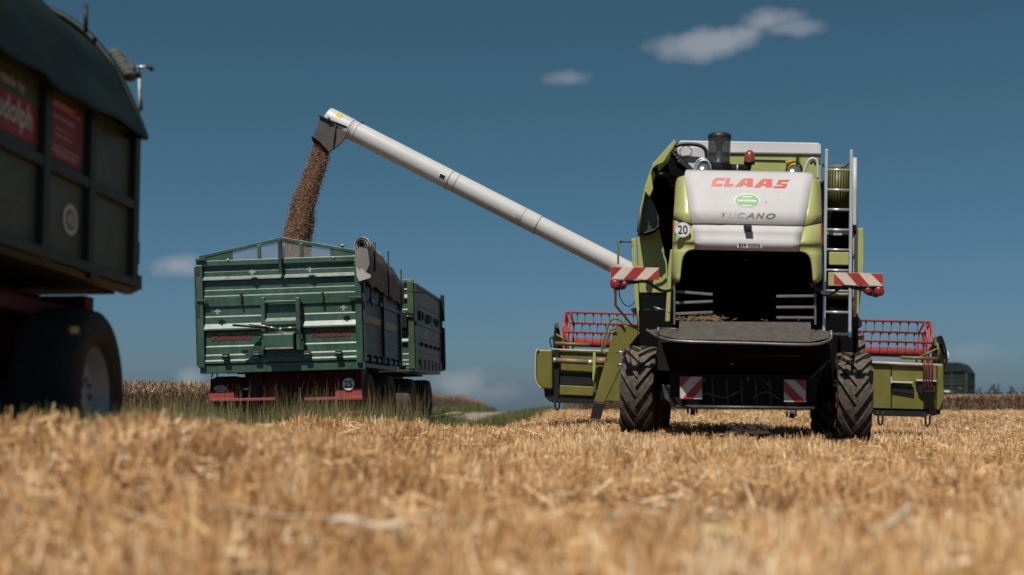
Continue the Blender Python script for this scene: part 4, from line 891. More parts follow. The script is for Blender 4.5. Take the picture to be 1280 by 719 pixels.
b.add(vs, [(i * (kz + 1) + k_, (i + 1) * (kz + 1) + k_, (i + 1) * (kz + 1) + k_ + 1, i * (kz + 1) + k_ + 1) for i in range(24) for k_ in range(kz)], 0, True); b.prism([TF(u, v, -.10) for u, v in ((443.5, 314), (450, 309), (459.5, 311), (462, 330), (457, 341.5), (448.5, 345), (444.5, 330))], (0, .012, 0)); o = b.build('tarp_skirt', mat('shaded grey tarp cloth', (.21, .20, .195), .8, var=.16, dust=.3, bump=.5, bscale=6), tp, recalc=False); sm = o.modifiers.new('t', 'SOLIDIFY'); sm.thickness = .006  # darker copy of the tarp colour, with the shade of the hanging cloth in it
b = MB(); slab(b, TF, [(445, 333), (449, 338), (452.5, 335), (457, 340), (464, 344), (463, 347.5), (449, 351.8), (446, 345)], -.115, -.01); b.build('tarp_corner', TARP, tp)
b = MB()
for y, z0, z1 in ((.30, -.22, .24), (1.55, -.46, .36), (2.9, -.50, .32)):
    yy = y; b.tube([(xs + .16, yy, zr + z0 - .06 * y), (xs + .17, yy, zr + z1 - .09 * y)], .016, 6)
b.tube([(xs + .1, LT, zr - .25), (xs + .45, LT + .1, zr - .30)], .013, 6)
b.build('tarp_rod', INK, tp)
# under the box: lamps, bumper, mudguards
b = MB(); slab(b, TF, [(263, 473.5), (298, 471), (298, 498), (260.5, 498), (262.5, 486)], .2, .5); b.box(TF(305, 480, .3).x, TF(418, 480, .3).x, .35, 1.2, TF(350, 512, .3).z, zb_ - .15)
slab(b, TF, [(269, 454), (300, 454), (300, 464), (284, 463), (275, 466), (269, 463)], .3, .3)
slab(b, TF, [(418, 455), (452, 455), (452, 494), (418, 494)], .25, .4)
b.build('mudguard_box', CHRED, T, bevel=.01)
b = MB(); slab(b, TF, [(260, 490.2), (292.5, 489), (292.5, 499.5), (261.5, 499.5)], .17, .03)
slab(b, TF, [(419, 486), (452.4, 485.2), (452.4, 495.5), (419, 496)], .18, .06); slab(b, TF, [(262, 499), (344, 497), (344, 500.6), (264, 502)], .12, .1); slab(b, TF, [(380, 497.4), (452.6, 495.4), (452.6, 499.6), (380, 501)], .12, .1); slab(b, TF, [(418.4, 515.2), (452.6, 514), (452.6, 517.2), (418.4, 518)], .14, .1); slab(b, TF, [(449, 517), (452.6, 517), (449, 527), (445, 527)], .16, .05)
b.build('bumper', BRED, T, bevel=.006)
b = MB(); slab(b, TF, [(417, 500), (452, 500), (452, 514), (417, 514)], .3, .1); b.build('lower_plate', mat('dim red plate', (.16, .02, .02), .5, var=.3), T)
speed_sign(TF, T, 435.4, 480.2, 8.0, .16, '25')
b = MB(); b.prism([TF(u, v, .165) for u, v in ell(275.5, 485.8, 8.0, 4.2, 24)], (0, .005, 0)); st_ = b.build('oval_sticker', SIGNG, T)
b = MB()
for v in (483.8, 487.4): b.prism([TF(270.5, v - .8, .162), TF(281, v - .8, .162), TF(281, v + .6, .162), TF(270.5, v + .6, .162)], (0, -.002, 0))
b.build('sticker_print', INKL, st_)
b = MB(); slab(b, TF, [(304.4, 485), (310, 485), (310, 487.4), (304.4, 487.4)], .28, .02); slab(b, TF, [(276, 456), (281.5, 456), (281.5, 457.2), (276, 457.2)], .25, .02); b.build('reflector', SIGNG, T)
b = MB(); px_tube(b, TF, [(269, 463), (266, 467), (264.6, 472)], .25, .012, smoothn=3); px_tube(b, TF, [(270, 465), (272, 470), (270.8, 473)], .25, .01, smoothn=3); slab(b, TF, [(310, 470), (318, 465), (326, 480), (322, 500), (312, 500)], .34, .03); b.build('brake_hose', INK, T)
running_gear(T, 1.03, (.85, 2.85), .50, .40, .26, RIMR, zb_, LT)
b = MB(); b.tube([(-.3, LT - .1, .75), (0, LT + 1.3, .6)], .05, 8); b.tube([(.3, LT - .1, .75), (0, LT + 1.3, .6)], .05, 8); b.build('drawbar', CHRED, T)

# ---------------- front trailer of the pair
F2 = Frame((-3.22, 23.6, .05), (0, R(-1.4), R(-3.6)))
T2 = F2.root('grain_trailer'); tag(T2, 'front trailer of the green pair, partly hidden, with taupe plank sides and no tarp', 'grain trailer', 'grain trailers waiting round the field')
zt, zs, zb_ = F2(514, 354).z, F2(515, 402).z, F2(516, 458).z; xr = F2(516, 400).x; xl = xr - 2.5; L2 = 4.2
b = MB(); corrugated(b, xl + .05, xr - .05, ledges(zt, zb_, zs)); b.build('tailboard', TGREEN, T2)
b = MB()
for x in (xl, xr - .02): b.box(x - .07, x + .05, -.07, .06, zb_ - .05, zt + .04)
b.box(xl - .05, xr + .03, -.06, .05, zt, zt + .07); b.box(xl, xr, -.03, .05, zs - .03, zs + .03); b.box(xl, xr, -.05, .1, zb_ - .1, zb_ - .01)
b.build('tail_frame', mat('olive green frame', (.06, .10, .05), .4, var=.2, dust=.3), T2, bevel=.008)
b = MB(); b.box(xr - .34, xr - .1, -.16, -.07, zs - .12, zs + .16); b.tube([(xr - .3, -.15, zs + .2), (xr + .05, -.12, zs + .12)], .025, 6); b.build('board_lever', BLACK, T2)
b = MB(); b.box(xr - .3, xr - .16, -.1, -.05, F2(505, 457).z, F2(505, 456).z + .03); b.box(xl + .1, xl + .6, -.1, -.05, zb_ - .2, zb_ - .14); b.build('reflector', ALU, T2)
side_wall(T2, xr + .03, L2, zb_, zs, zt, (.02, L2 - .02), TSIDE, TDARK); side_wall(T2, xl - .03, L2, zb_, zs, zt, (.02, L2 - .02), TSIDE, TDARK, -1)
b = MB(); b.box(xl, xr, 0, L2, zb_ - .1, zb_ - .03); b.box(xl, xr, L2 - .05, L2, zb_, zt + .03); b.build('box_floor', TDARK, T2)
b = MB(); x = xr + .05
for y in (.6, 1.2, 1.8, 2.4, 3.0, 3.6): b.box(x, x + .05, y - .1, y + .1, zb_ - .04, zb_ + .16)
b.build('lower_clamp', TSIDE, T2, bevel=.006)
b = MB()
for y in (.5, .9, 1.7, 2.1, 3.0, 3.4): b.box(x, x + .05, y - .07, y + .07, zs + .15 - .10 * ((y * 10) % 3 > 1), zs + .24); b.box(x, x + .04, y - .02, y + .02, zs + .08, zs + .16)
for y in (.6, 1.3, 2.0, 2.7, 3.4): b.ball((x + .03, y, lerp(zb_, zs, .52)), .045, .05, .045, 8)
for z0, z1 in ((zt - .5, zt + .1), (zb_ + .0, zs + .1)): b.box(x, x + .08, L2 - .06, L2 + .06, z0, z1)
b.build('side_clamp', BLACK, T2)
b = MB(); slab(b, F2, [(478, 505.4), (511, 504.6), (511, 508), (478, 509)], .3, .05); b.build('bumper', BRED, T2)
running_gear(T2, 1.03, (.65, 3.1), .47, .38, .25, RIMR, zb_, L2)
b = MB(); b.tube([(-.3, L2 - .1, .75), (0, L2 + 1.5, .6)], .05, 8); b.tube([(.3, L2 - .1, .75), (0, L2 + 1.5, .6)], .05, 8); b.build('drawbar', CHRED, T2)

# ---------------- trailer close by on the left, seen along its right side
F3 = Frame((-3.02, 9.5, .08), (R(-2.9), 0, R(-6.5)))
T3 = F3.root('grain_trailer'); tag(T3, 'nearest dark grain trailer at the left edge, with arched green tarp and red poster', 'grain trailer', 'grain trailers waiting round the field')
sp_ = lambda u, v, x=0.0: F3(u, v, x, 0)
LB = 3.8
YE = sp_(164.2, 300).y
zB = sp_(162, 357).z; zM = sp_(162, 257).z; zT = sp_(162, 172).z
def zat(y, pts):     # boards measured at several posts
    return np.interp(y, [p[0] for p in pts], [p[1] for p in pts])
ym = [sp_(u, 300).y for u in (164, 108.5, 51, 0)]
step = (ym[0] - ym[2]) / 2
posts = [ym[0] - .02, ym[1] - .03, ym[2] - .03] + [ym[2] - .03 - (ym[1] - ym[2]) * i for i in range(1, 8)]
b = MB(); b.box(-.04, 0, -LB, YE, zB, zT + .05); b.box(-2.5, -2.46, -LB, YE, zB, zT); b.box(-2.46, -.04, YE - .04, YE, zB, zT + .1); b.box(-2.46, -.04, -LB, -LB + .04, zB, zT); b.build('side_board', T3G, T3)
b = MB(); b.box(-2.4, -.12, -LB, YE - .02, zB - .07, zB - .0); b.build('box_floor', DARK, T3)
b = MB()
for i, y in enumerate(posts):
    if y > -LB: b.box(-.01, .055, y - .045, y + .045, zB - .05, zT + .06)
b.box(-.01, .05, -LB, YE, zM - .035, zM + .04); b.box(-.01, .05, -LB, YE, zT + .0, zT + .08); b.box(-.01, .075, -LB, YE + .01, zB - .02, zB + .05)
b.prism([(-.05, -LB, zB - .07), (.02, -LB, zB - .07), (.06, -LB, zB - .03), (-.05, -LB, zB - .03)], (0, LB + YE, 0))
b.build('side_frame', T3F, T3, bevel=.006)
b = MB(); c0, c1 = sp_(165, 302), sp_(165, 330); b.box(-.02, .05, YE, YE + .05, c1.z, c0.z); c0, c1 = sp_(165, 344), sp_(166, 362); b.box(-.1, .06, YE, YE + .08, c1.z, c0.z); b.box(.04, .08, posts[1] - .06, posts[1] + .06, zB - .06, zB - .01); b.build('corner_fitting', BLACK, T3)
# signs on the side
def sq(u0, v0b, v0t, u1, v1b, v1t, x): return (sp_(u0, v0b, x), sp_(u1, v1b, x), sp_(u1, v1t, x), sp_(u0, v0t, x))
def sign(name, q, m, x): b = MB(); b.prism(list(q), (.003, 0, 0)); return b.build(name, m, T3)
q0 = tuple(Vector((.006, lerp(posts[2], posts[1], a), c)) for a, c in ((.06, zM + .075), (.84, zM + .075), (.84, zT - .04), (.06, zT - .04)))
ps = sign('poster', q0, POST, 0)
def on(q, x0, y0, x1, y1): return tuple(quad_map(q, a, c) for a, c in ((x0, y0), (x1, y0), (x1, y1), (x0, y1)))
b = MB()
for (x0, y0, x1, y1) in ((.03, .86, .97, .875), (.18, .93, .80, .95), (.2, .895, .72, .91), (.04, .205, .97, .22), (.08, .13, .92, .15), (.3, .08, .86, .095)): b.prism(list(on(q0, x0, y0, x1, y1)), (.005, 0, 0))
b.build('poster_rule', POSTP, ps)
for s_, r_ in (('Unser Sommerfest', (.14, .66, .78, .75)), ('Samstag, 14 Uhr', (.26, .48, .70, .54)), ('Herzlich willkommen', (.24, .38, .72, .43))): text('poster_lettering', s_, on(q0, *r_), POSTP, ps, bold=.02, nudge=(.006, 0, 0))
q1 = tuple(Vector((.006, y, c)) for y, c in ((posts[3] - .05, zM + .09), (posts[2] - .08, zM + .09), (posts[2] - .08, zM + .35), (posts[3] - .05, zM + .35)))
rs = sign('red_sign', q1, mat('bright red sign', (.30, .018, .018), .45, var=.08), 0)
text('sign_lettering', 'Rudolph', tuple(Vector((.01, y, c)) for y, c in ((posts[3] - .02, zM + .12), (posts[2] - .15, zM + .12), (posts[2] - .15, zM + .33), (posts[3] - .02, zM + .33))), SIGNG, rs, bold=.02, nudge=(.004, 0, 0))
text('board_lettering', 'made by', tuple(Vector((.006, y, c)) for y, c in ((posts[3] + .12, zM + .38), (posts[2] - .24, zM + .38), (posts[2] - .24, zM + .47), (posts[3] + .12, zM + .47))), SIGNG, T3, bold=.01, nudge=(.004, 0, 0))
DIM = mat('worn pale print', (.20, .20, .15), .6)
for s_, z_ in (('Lohnunternehmen', .30), ('Landtechnik', .22)): text('board_lettering', s_, tuple(Vector((.006, y, zB + c)) for y, c in ((posts[3] - .1, z_), (posts[2] - .2, z_), (posts[2] - .2, z_ + .055), (posts[3] - .1, z_ + .055))), DIM, T3, nudge=(.004, 0, 0))
cc = sp_(88.5, 275, .008); b = MB(); b.lathe([(.078, 0), (.078, .003), (.11, .003), (.11, 0)], (.004, cc.y, cc.z), (1, 0, 0), 28, 0, False); sg = b.build('speed_sign', SIGNG, T3)
b = MB(); b.lathe([(0, .002), (.082, .002)], (.004, cc.y, cc.z), (1, 0, 0), 28, 0, False); b.build('sign_face', mat('dull sign face', (.16, .17, .15), .5), sg)
text('speed_figure', '40', tuple(Vector((.008, cc.y + a, cc.z + c)) for a, c in ((-.055, -.045), (.055, -.045), (.055, .045), (-.055, .045))), SIGNG, sg, bold=.02, nudge=(.003, 0, 0))
# arched tarp
ev = sp_(183, 167, .14); b = MB(); yf = sp_(183, 167, .17).y + .12
arch = [(.17, -.06), (.15, 0), (.02, .28), (-.10, .50), (-.24, .69), (-.42, .87), (-.64, 1.01), (-.9, 1.10), (-1.25, 1.14), (-1.6, 1.10), (-2.0, .95), (-2.3, .62), (-2.55, .2), (-2.62, -.03)]
arch = [(a.x, a.y) for a in spline([Vector((x, z, 0)) for x, z in arch], 3)]
vs = []; ny = 46
for i in range(ny + 1):
    y = lerp(yf - .12, -LB - .1, i / ny)
    for j, (x, z) in enumerate(arch):
        rib = .045 * math.sin(math.pi * ((y / .95) % 1)); k_ = min(1, max(0, z))
        fold = .022 * noise.noise(Vector((x * 2.5, y * 1.6, z * 2))) + .03 * noise.noise(Vector((x * .8 + z * 2.4, y * 2.2, 5)))
        vs.append((x - rib * .5 * k_ + fold, y + .10 * (z - .2) * (1 if i == 0 else 0), zT + .02 + z - rib * k_ * .8 + fold))
m_ = len(arch); b.add(vs, [(i * m_ + j, (i + 1) * m_ + j, (i + 1) * m_ + j + 1, i * m_ + j + 1) for i in range(ny) for j in range(m_ - 1)], 0, True)
o = b.build('tarp', TARPG, T3, recalc=False); sm = o.modifiers.new('t', 'SOLIDIFY'); sm.thickness = .012
b = MB(); rim_ = [Vector((x, yf - .12 + .10 * (z - .2), zT + .02 + z)) for x, z in arch]; b.tube(rim_, .03, 8); vs = rim_ + [Vector((-1.25, yf - .2, zT))]; b.add(vs, [(i, i + 1, len(rim_)) for i in range(len(rim_) - 1)]); b.build('tarp_hem', TARPG, o)
def fp(u, v, y): return F3(u, v, y, 1)
b = MB(); b.tube([fp(107.5, 40, -.3), fp(107.3, 5, -.3)], .016, 6); b.build('tarp_rod', INK, T3)
b = MB()
for i in range(7): c = fp(145 + i * 2.8, 69 + i * 4.2, .22); b.ball(c, .06, .08, .05 + .012 * (i % 2), 10)
b.tube([fp(134, 74, .2), fp(147, 76, .24)], .035, 8); b.tube([fp(140, 92, .2), fp(160, 92, .24)], .03, 8); b.tube([fp(150, 68, .24), fp(158, 80, .24), fp(165, 84, .22), fp(163, 100, .22)], .03, 8); b.build('tarp_gathering', mat('bundled grey cloth', (.10, .11, .10), .8, var=.3, bump=.5, bscale=12), T3)
b = MB(); b.tube([fp(168, 84.5, .24), fp(184, 83.5, .24)], .014, 8); b.build('crank_rod', ALU, T3)
b = MB(); b.tube([fp(184, 83.5, .24), fp(187, 84.5, .24), fp(190.5, 87.5, .24)], .017, 8); b.tube([fp(170, 84, .24), fp(173.5, 92, .24), fp(173.8, 97, .24)], .018, 8); b.tube([fp(175, 110, .24), fp(177, 128, .24), fp(177.5, 138, .24)], .008, 6); b.tube([fp(164, 168, .1), fp(163, 200, .06), fp(161.5, 216, .05)], .009, 6); b.build('crank_handle', INK, T3)
b = MB(); b.tube([fp(174, 96, .24), fp(175, 140, .24)], .011, 6); b.build('strap', SIGNG, T3)
# gear
b = MB(); c0 = fp(125, 365, -.6)
b.box(-2.0, -.28, -LB + .2, YE - .25, zB - .34, zB - .22); b.box(-2.1, -.2, YE - .35, YE - .2, zB - .30, zB - .12)
b.box(-.75, -.55, -LB, -.3, zB - .42, zB - .12); b.box(-1.95, -1.75, -LB, -.3, zB - .42, zB - .12)
b.build('chassis', CHRED, T3, bevel=.01)
wy = [-1.35]
wz = .585
b = MB(); b.tube([(-2.35, -.62, wz), (-.2, -.62, wz)], .07, 10); b.box(-1.9, -.45, -.95, -.35, wz - .12, zB - .3); b.box(-.85, -.5, -2.3, -1.1, wz + .1, zB - .3); b.build('axle', CHRED, T3)
for x, s_ in ((-.16, 1), (-2.3, -1)): wheel(T3, (x, -.68, wz), .645, .42, .37, mat('black tyre rubber', (.012, .012, .012), .8, var=.3, dust=.1), RIMG, side=s_, steer=9)
for x, s_ in ((-.30, 1), (-2.2, -1)): wheel(T3, (x, -3.1, wz), .62, .47, .34, RUB, RIMG, side=s_)
b = MB(); c = fp(93, 413, -1.95); b.box(c.x - .035, c.x + .035, c.y - .02, c.y + .01, c.z - .02, c.z + .02); b.build('side_marker', mat('dull amber marker', (.07, .045, .01), .5), T3)

# ---------------- far trailer beyond the standing wheat
F4 = Frame((25.2, 70.0, -.80), (0, 0, R(-26)))
T4 = F4.root('grain_trailer'); tag(T4, 'small distant dark green trailer beyond the wheat at the right', 'grain trailer', 'grain trailers waiting round the field')
b = MB(); b.box(-1.25, 1.25, 0, 4.5, 1.2, 2.05); b.box(-1.25, 1.25, 0, 4.5, 2.08, 2.75); b.build('trailer_box', mat('distant dark green', (.008, .018, .014), .7, var=.2), T4)
b = MB()
for x in (-1.25, -.42, .42, 1.2): b.box(x - .04, x + .06, -.06, .0, 1.15, 2.8)
for z in (1.2, 2.06, 2.76): b.box(-1.28, 1.28, -.05, .0, z - .04, z + .04)
for y in (.05, 1.5, 3.0, 4.45): b.box(1.25, 1.31, y - .05, y + .05, 1.15, 2.8)
for z in (1.2, 2.06, 2.76): b.box(1.25, 1.30, 0, 4.5, z - .04, z + .04)
b.build('trailer_frame', mat('distant frame green', (.028, .045, .036), .7, var=.2), T4)
b = MB(); b.prism([(-1.27, -.1, 2.8), (1.27, -.1, 2.8), (1.0, -.1, 3.2), (.8, -.1, 3.32), (-.8, -.1, 3.34), (-1.05, -.1, 3.2)], (0, 4.6, 0)); b.build('tarp', mat('distant tarp', (.006, .014, .012), .7), T4)
b = MB(); b.box(-.02, .36, -.08, -.06, 1.60, 1.70); b.box(-1.1, .2, -.09, -.06, 1.22, 1.25); b.box(.5, 1.1, -.09, -.06, 1.24, 1.27); b.build('rear_plate', PURE, T4)
b = MB(); b.box(-1.1, 1.1, .2, 4.3, .9, 1.15); b.build('chassis', CHRED, T4)
for x, s_ in ((-1.0, -1), (1.0, 1)):
    for y in (.8, 3.6): wheel(T4, (x, y, .52), .52, .4, .28, RUB, RIMR, side=s_)

# ================================================================== FALLING GRAIN
Dg = 19.2
path = [(402.5, 176, 8), (401.5, 184, 9.5), (399, 194, 12), (396, 204, 12.5), (392, 215, 12.8), (388, 228, 13.2), (383.5, 242, 14.5), (380.5, 256, 15.2), (377.5, 270, 15.5), (374.5, 284, 16), (373, 298, 17), (372, 312, 17.5), (371, 326, 18)]
pc_ = spline([P(u, v, Dg) for u, v, _ in path], 6); wr = np.interp(np.linspace(0, len(path) - 1, len(pc_)), range(len(path)), [p[2] for p in path]) / FPX * Dg
b = MB(); nn = 22; vs = []
for i, (c, r_) in enumerate(zip(pc_, wr)):
    for j in range(nn):
        a = 2 * math.pi * j / nn; k_ = r_ * (.80 + .26 * noise.noise(Vector((c.z * 2.6, math.cos(a) * .9, math.sin(a) * .9))) + .10 * noise.noise(Vector((c.z * 11, math.cos(a) * 3, math.sin(a) * 3))))
        vs.append(c + Vector((math.cos(a) * k_, math.sin(a) * k_ * .8, 0)))
b.add(vs, [(i * nn + j, (i + 1) * nn + j, (i + 1) * nn + (j + 1) % nn, i * nn + (j + 1) % nn) for i in range(len(pc_) - 1) for j in range(nn)], 0, True)
core_v, core_f = vs, list(b.f)
# kernels: small octahedra all round the core
K = 26000; t = rng.random(K) ** .9 * (len(pc_) - 1.001); ii = t.astype(int); fr_ = t - ii
pa = np.array([tuple(p) for p in pc_]); ce = pa[ii] * (1 - fr_[:, None]) + pa[ii + 1] * fr_[:, None]; rw = wr[ii]
an = rng.random(K) * 2 * math.pi; rad = rw * np.where(rng.random(K) < .86, .74 + .24 * rng.random(K), .95 + .28 * rng.random(K) ** 2)
jit = np.array([.82 + .28 * noise.noise(Vector((c[2] * 2.6, math.cos(a) * .9, math.sin(a) * .9))) for c, a in zip(ce, an)])
cx_ = ce + np.stack([np.cos(an) * rad * jit / .8, np.sin(an) * rad * jit * .8 / .8, (rng.random(K) - .5) * .02], 1)
sz = .0034 + .003 * rng.random(K)
oct_ = np.array([(1, 0, 0), (-1, 0, 0), (0, 1, 0), (0, -1, 0), (0, 0, 1.6), (0, 0, -1.6)]); of = np.array([(0, 2, 4), (2, 1, 4), (1, 3, 4), (3, 0, 4), (2, 0, 5), (1, 2, 5), (3, 1, 5), (0, 3, 5)])
gv = (cx_[:, None, :] + oct_[None] * sz[:, None, None]).reshape(-1, 3); gf = (of[None] + (np.arange(K) * 6)[:, None, None]).reshape(-1, 3)
me = bpy.data.meshes.new('falling_grain'); n0 = len(core_v)
me.from_pydata([tuple(v) for v in core_v] + gv.tolist(), [], core_f + (gf + n0).tolist()); me.materials.append(GRAIN)
at = me.attributes.new('rnd', 'FLOAT', 'POINT'); kr = rng.random(K); kr = kr ** 1.3
cr = np.array([.22 + .3 * abs(noise.noise(Vector(v) * 14)) for v in core_v])
at.data.foreach_set('value', np.concatenate([cr, np.repeat(kr, 6)]).astype(np.float32)); me.update()
o = bpy.data.objects.new('falling_grain', me); COL.objects.link(o)
tag(o, 'stream of reddish brown grain pouring from the spout into the trailer', 'grain', kind='stuff')
# ================================================================== GROUND
def sstep(a, b_, x): t = np.clip((x - a) / (b_ - a), 0, 1); return t * t * (3 - 2 * t)
def gz_(x, y):
    x = np.asarray(x, float); y = np.asarray(y, float)
    tilt = -.035 * (np.clip(x, 1.2, 9) - 3.15) * sstep(8, 14, y) * (1 - sstep(26, 38, y)) * sstep(.6, 1.6, x)
    ridge = .385 * sstep(.6, -2.3, x) * sstep(3.6, 6.9, y) * (1 - sstep(7.2, 8.4, y) * sstep(-2.3, -2.75, x)) * (1 - .75 * sstep(7.5, 12, y))
    swell = .17 * sstep(.4, -1.6, x) * sstep(10.5, 14.3, y) * (1 - sstep(15.2, 17.0, y))
    crest = -.028 * np.clip(y - 56, 0, None) - .012 * np.clip(y - 40, 0, 16) * sstep(4, -1, x) - .03 * np.clip(-y - 5, 0, None)
    und = .025 * np.sin(x * .9 + y * .35) * np.sin(y * .55 - x * .2) * sstep(70, 30, y)
    return tilt + ridge + swell + crest + und
def axis_(a, fine0, fine1, b_, step, grow=1.18):
    xs_ = list(np.arange(fine0, fine1 + 1e-6, step)); s_ = step; x = fine1
    while x < b_: s_ *= grow; x += s_; xs_.append(min(x, b_))
    s_ = step; x = fine0; pre = []
    while x > a: s_ *= grow; x -= s_; pre.append(max(x, a))
    return np.array(pre[::-1] + xs_)
gxs, gys = axis_(-2500, -12, 16, 2500, .25), axis_(-300, 1, 40, 3000, .25)
X, Y = np.meshgrid(gxs, gys); Z = gz_(X, Y); nx, nyy = len(gxs), len(gys)
vs = np.stack([X, Y, Z], -1).reshape(-1, 3); idx = np.arange(nx * nyy).reshape(nyy, nx)
fs = np.stack([idx[:-1, :-1], idx[:-1, 1:], idx[1:, 1:], idx[1:, :-1]], -1).reshape(-1, 4)
def np_mesh(name, vs, fs, m, smooth=False, rnd=None, kind=None):
    me = bpy.data.meshes.new(name); k = fs.shape[1]
    me.vertices.add(len(vs)); me.vertices.foreach_set('co', np.ascontiguousarray(vs, np.float32).ravel())
    me.loops.add(fs.size); me.loops.foreach_set('vertex_index', np.ascontiguousarray(fs, np.int32).ravel())
    me.polygons.add(len(fs)); me.polygons.foreach_set('loop_start', np.arange(0, fs.size, k, dtype=np.int32)); me.polygons.foreach_set('loop_total', np.full(len(fs), k, np.int32))
    me.polygons.foreach_set('use_smooth', np.full(len(fs), smooth))
    if rnd is not None: at = me.attributes.new('rnd', 'FLOAT', 'POINT'); at.data.foreach_set('value', rnd.astype(np.float32))
    me.materials.append(m); me.update(); me.validate(); o = bpy.data.objects.new(name, me); COL.objects.link(o)
    if kind: o['kind'] = kind
    return o
def gmat():
    m = bpy.data.materials.new('field soil and straw litter'); m.use_nodes = True; t = m.node_tree; b = t.nodes['Principled BSDF']; b.inputs['Roughness'].default_value = .9
    tc = N(t, 'ShaderNodeTexCoord'); n1 = N(t, 'ShaderNodeTexNoise'); n1.inputs['Scale'].default_value = 22; n1.inputs['Detail'].default_value = 8; n1.inputs['Roughness'].default_value = .75
    n2 = N(t, 'ShaderNodeTexNoise'); n2.inputs['Scale'].default_value = .8; n2.inputs['Detail'].default_value = 5
    for n in (n1, n2): t.links.new(tc.outputs['Object'], n.inputs['Vector'])
    rp = N(t, 'ShaderNodeValToRGB'); e = rp.color_ramp.elements; e[0].position = .32; e[0].color = (.035, .018, .010, 1); e[1].position = .66; e[1].color = (.26, .145, .065, 1)
    q = e.new(.5); q.color = (.12, .065, .03, 1)
    s_ = mth(t, 'ADD', mth(t, 'MULTIPLY', n1.outputs[0], .75), mth(t, 'MULTIPLY', n2.outputs[0], .28)); t.links.new(s_, rp.inputs[0]); t.links.new(rp.outputs[0], b.inputs['Base Color'])
    bp = N(t, 'ShaderNodeBump'); bp.inputs['Strength'].default_value = .6; bp.inputs['Distance'].default_value = .04; t.links.new(n1.outputs[0], bp.inputs['Height']); t.links.new(bp.outputs[0], b.inputs['Normal'])
    return m
np_mesh('ground', vs, fs, gmat(), True, kind='structure')
# edges measured in the photograph: field edge on the left, far wheat edge
FE = np.array([(-2.4, 14.6), (-1.75, 16.4), (-1.2, 17.8), (-.55, 19.2), (0.05, 22.5), (.75, 34), (1.75, 52), (2.6, 70)])
WE = np.array([(-5.9, 16.0), (-5.7, 19.5), (-5.4, 27), (-4.3, 33), (-3.5, 40), (-2.5, 52), (-1.6, 70)])
def fe_x(y): return np.interp(y, FE[:, 1], FE[:, 0])
def we_x(y): return np.interp(y, WE[:, 1], WE[:, 0])
def is_field(x, y):
    left = (x < -2.45) & (y > 7.45) & (y < 10.2)
    far = (y > 15.3 + .25 * np.sin(x * 2)) & (x < fe_x(y) + .12 * np.sin(y * 3))
    return ~left & ~far
# two dirt ruts of the farm track
def rut(off):
    ys_ = np.linspace(19, 60, 90); cx = np.interp(ys_, [19, 26, 34, 42, 60], [-2.4, -2.1, -1.75, -1.4, -.4]) + off; w_ = .62 + .07 * np.sin(ys_ * 1.7 + off)
    v = []
    for x_, y_, ww in zip(cx, ys_, w_):
        for k in (-1, -.4, .4, 1): xx = x_ + ww * k; v.append((xx, y_, float(gz_(xx, y_)) + .012))
    f = [(i * 4 + j, i * 4 + j + 1, i * 4 + 5 + j, i * 4 + 4 + j) for i in range(89) for j in range(3)]
    return v, f
b = MB(); 
for o_ in (-.75, .75): v, f = rut(o_); b.add(v, f, 0, True)
o = b.build('dirt_track', mat('pale dirt', (.33, .26, .19), .9, var=.3, scale=2.5, bump=.5, bscale=20), recalc=False); tag(o, kind='structure')

# ================================================================== STRAW, WHEAT, GRASS
def prisms(base, dirv, length, w0, w1, bend, rnd, segs=1):
    """three sided stems: base point, unit direction, length, widths at foot and tip, sideways bend"""
    n = len(base); a = rng.random(n) * 2 * math.pi
    up = np.tile([0., 0., 1.], (n, 1)); side = np.cross(dirv, up); side[np.linalg.norm(side, axis=1) < 1e-3] = [1, 0, 0]; side /= np.linalg.norm(side, axis=1)[:, None]; oth = np.cross(dirv, side)
    rings = []
    for s_ in range(segs + 1):
        t = s_ / segs; c = base + dirv * (length * t)[:, None] + (np.cos(a)[:, None] * side + np.sin(a)[:, None] * oth) * (bend * t * t)[:, None] - np.array([0, 0, 1.]) * (bend * .6 * t * t)[:, None]
        wd = w0 * (1 - t) + w1 * t
        for k in range(3):
            ph = a + 2.094 * k; rings.append(c + (np.cos(ph)[:, None] * side + np.sin(ph)[:, None] * oth) * wd[:, None] * .5)
    v = np.stack(rings, 1).reshape(-1, 3); m_ = 3 * (segs + 1); f = []
    for s_ in range(segs):
        for k in range(3): f.append((s_ * 3 + k, s_ * 3 + (k + 1) % 3, s_ * 3 + 3 + (k + 1) % 3, s_ * 3 + 3 + k))
    f = (np.array(f)[None] + (np.arange(n) * m_)[:, None, None]).reshape(-1, 4)
    return v, f, np.repeat(rnd, m_)
class Stuff:
    def __init__(s): s.V = []; s.F = []; s.Rn = []; s.n = 0
    def add(s, v, f, r_): s.V.append(v); s.F.append(f + s.n); s.Rn.append(r_); s.n += len(v)
    def build(s, name, m, label, cat):
        o = np_mesh(name, np.concatenate(s.V), np.concatenate(s.F), m, False, np.concatenate(s.Rn)); tag(o, label, cat, kind='stuff'); return o
def scatter(n, y0, y1, spread=.56, xoff=0.0, p=1.0):
    yy = (y0 ** 2 + (y1 ** 2 - y0 ** 2) * rng.random(n)) ** .5; xx = (rng.random(n) * 2 - 1) * (yy * spread + .6) + xoff; return xx, yy
def nse(x, y, s_=1.0, o_=0.0): return np.array([noise.noise(Vector((a * s_, c * s_, o_))) for a, c in zip(x, y)])
S = Stuff()
ca, sa = math.cos(R(-8.6)), math.sin(R(-8.6))
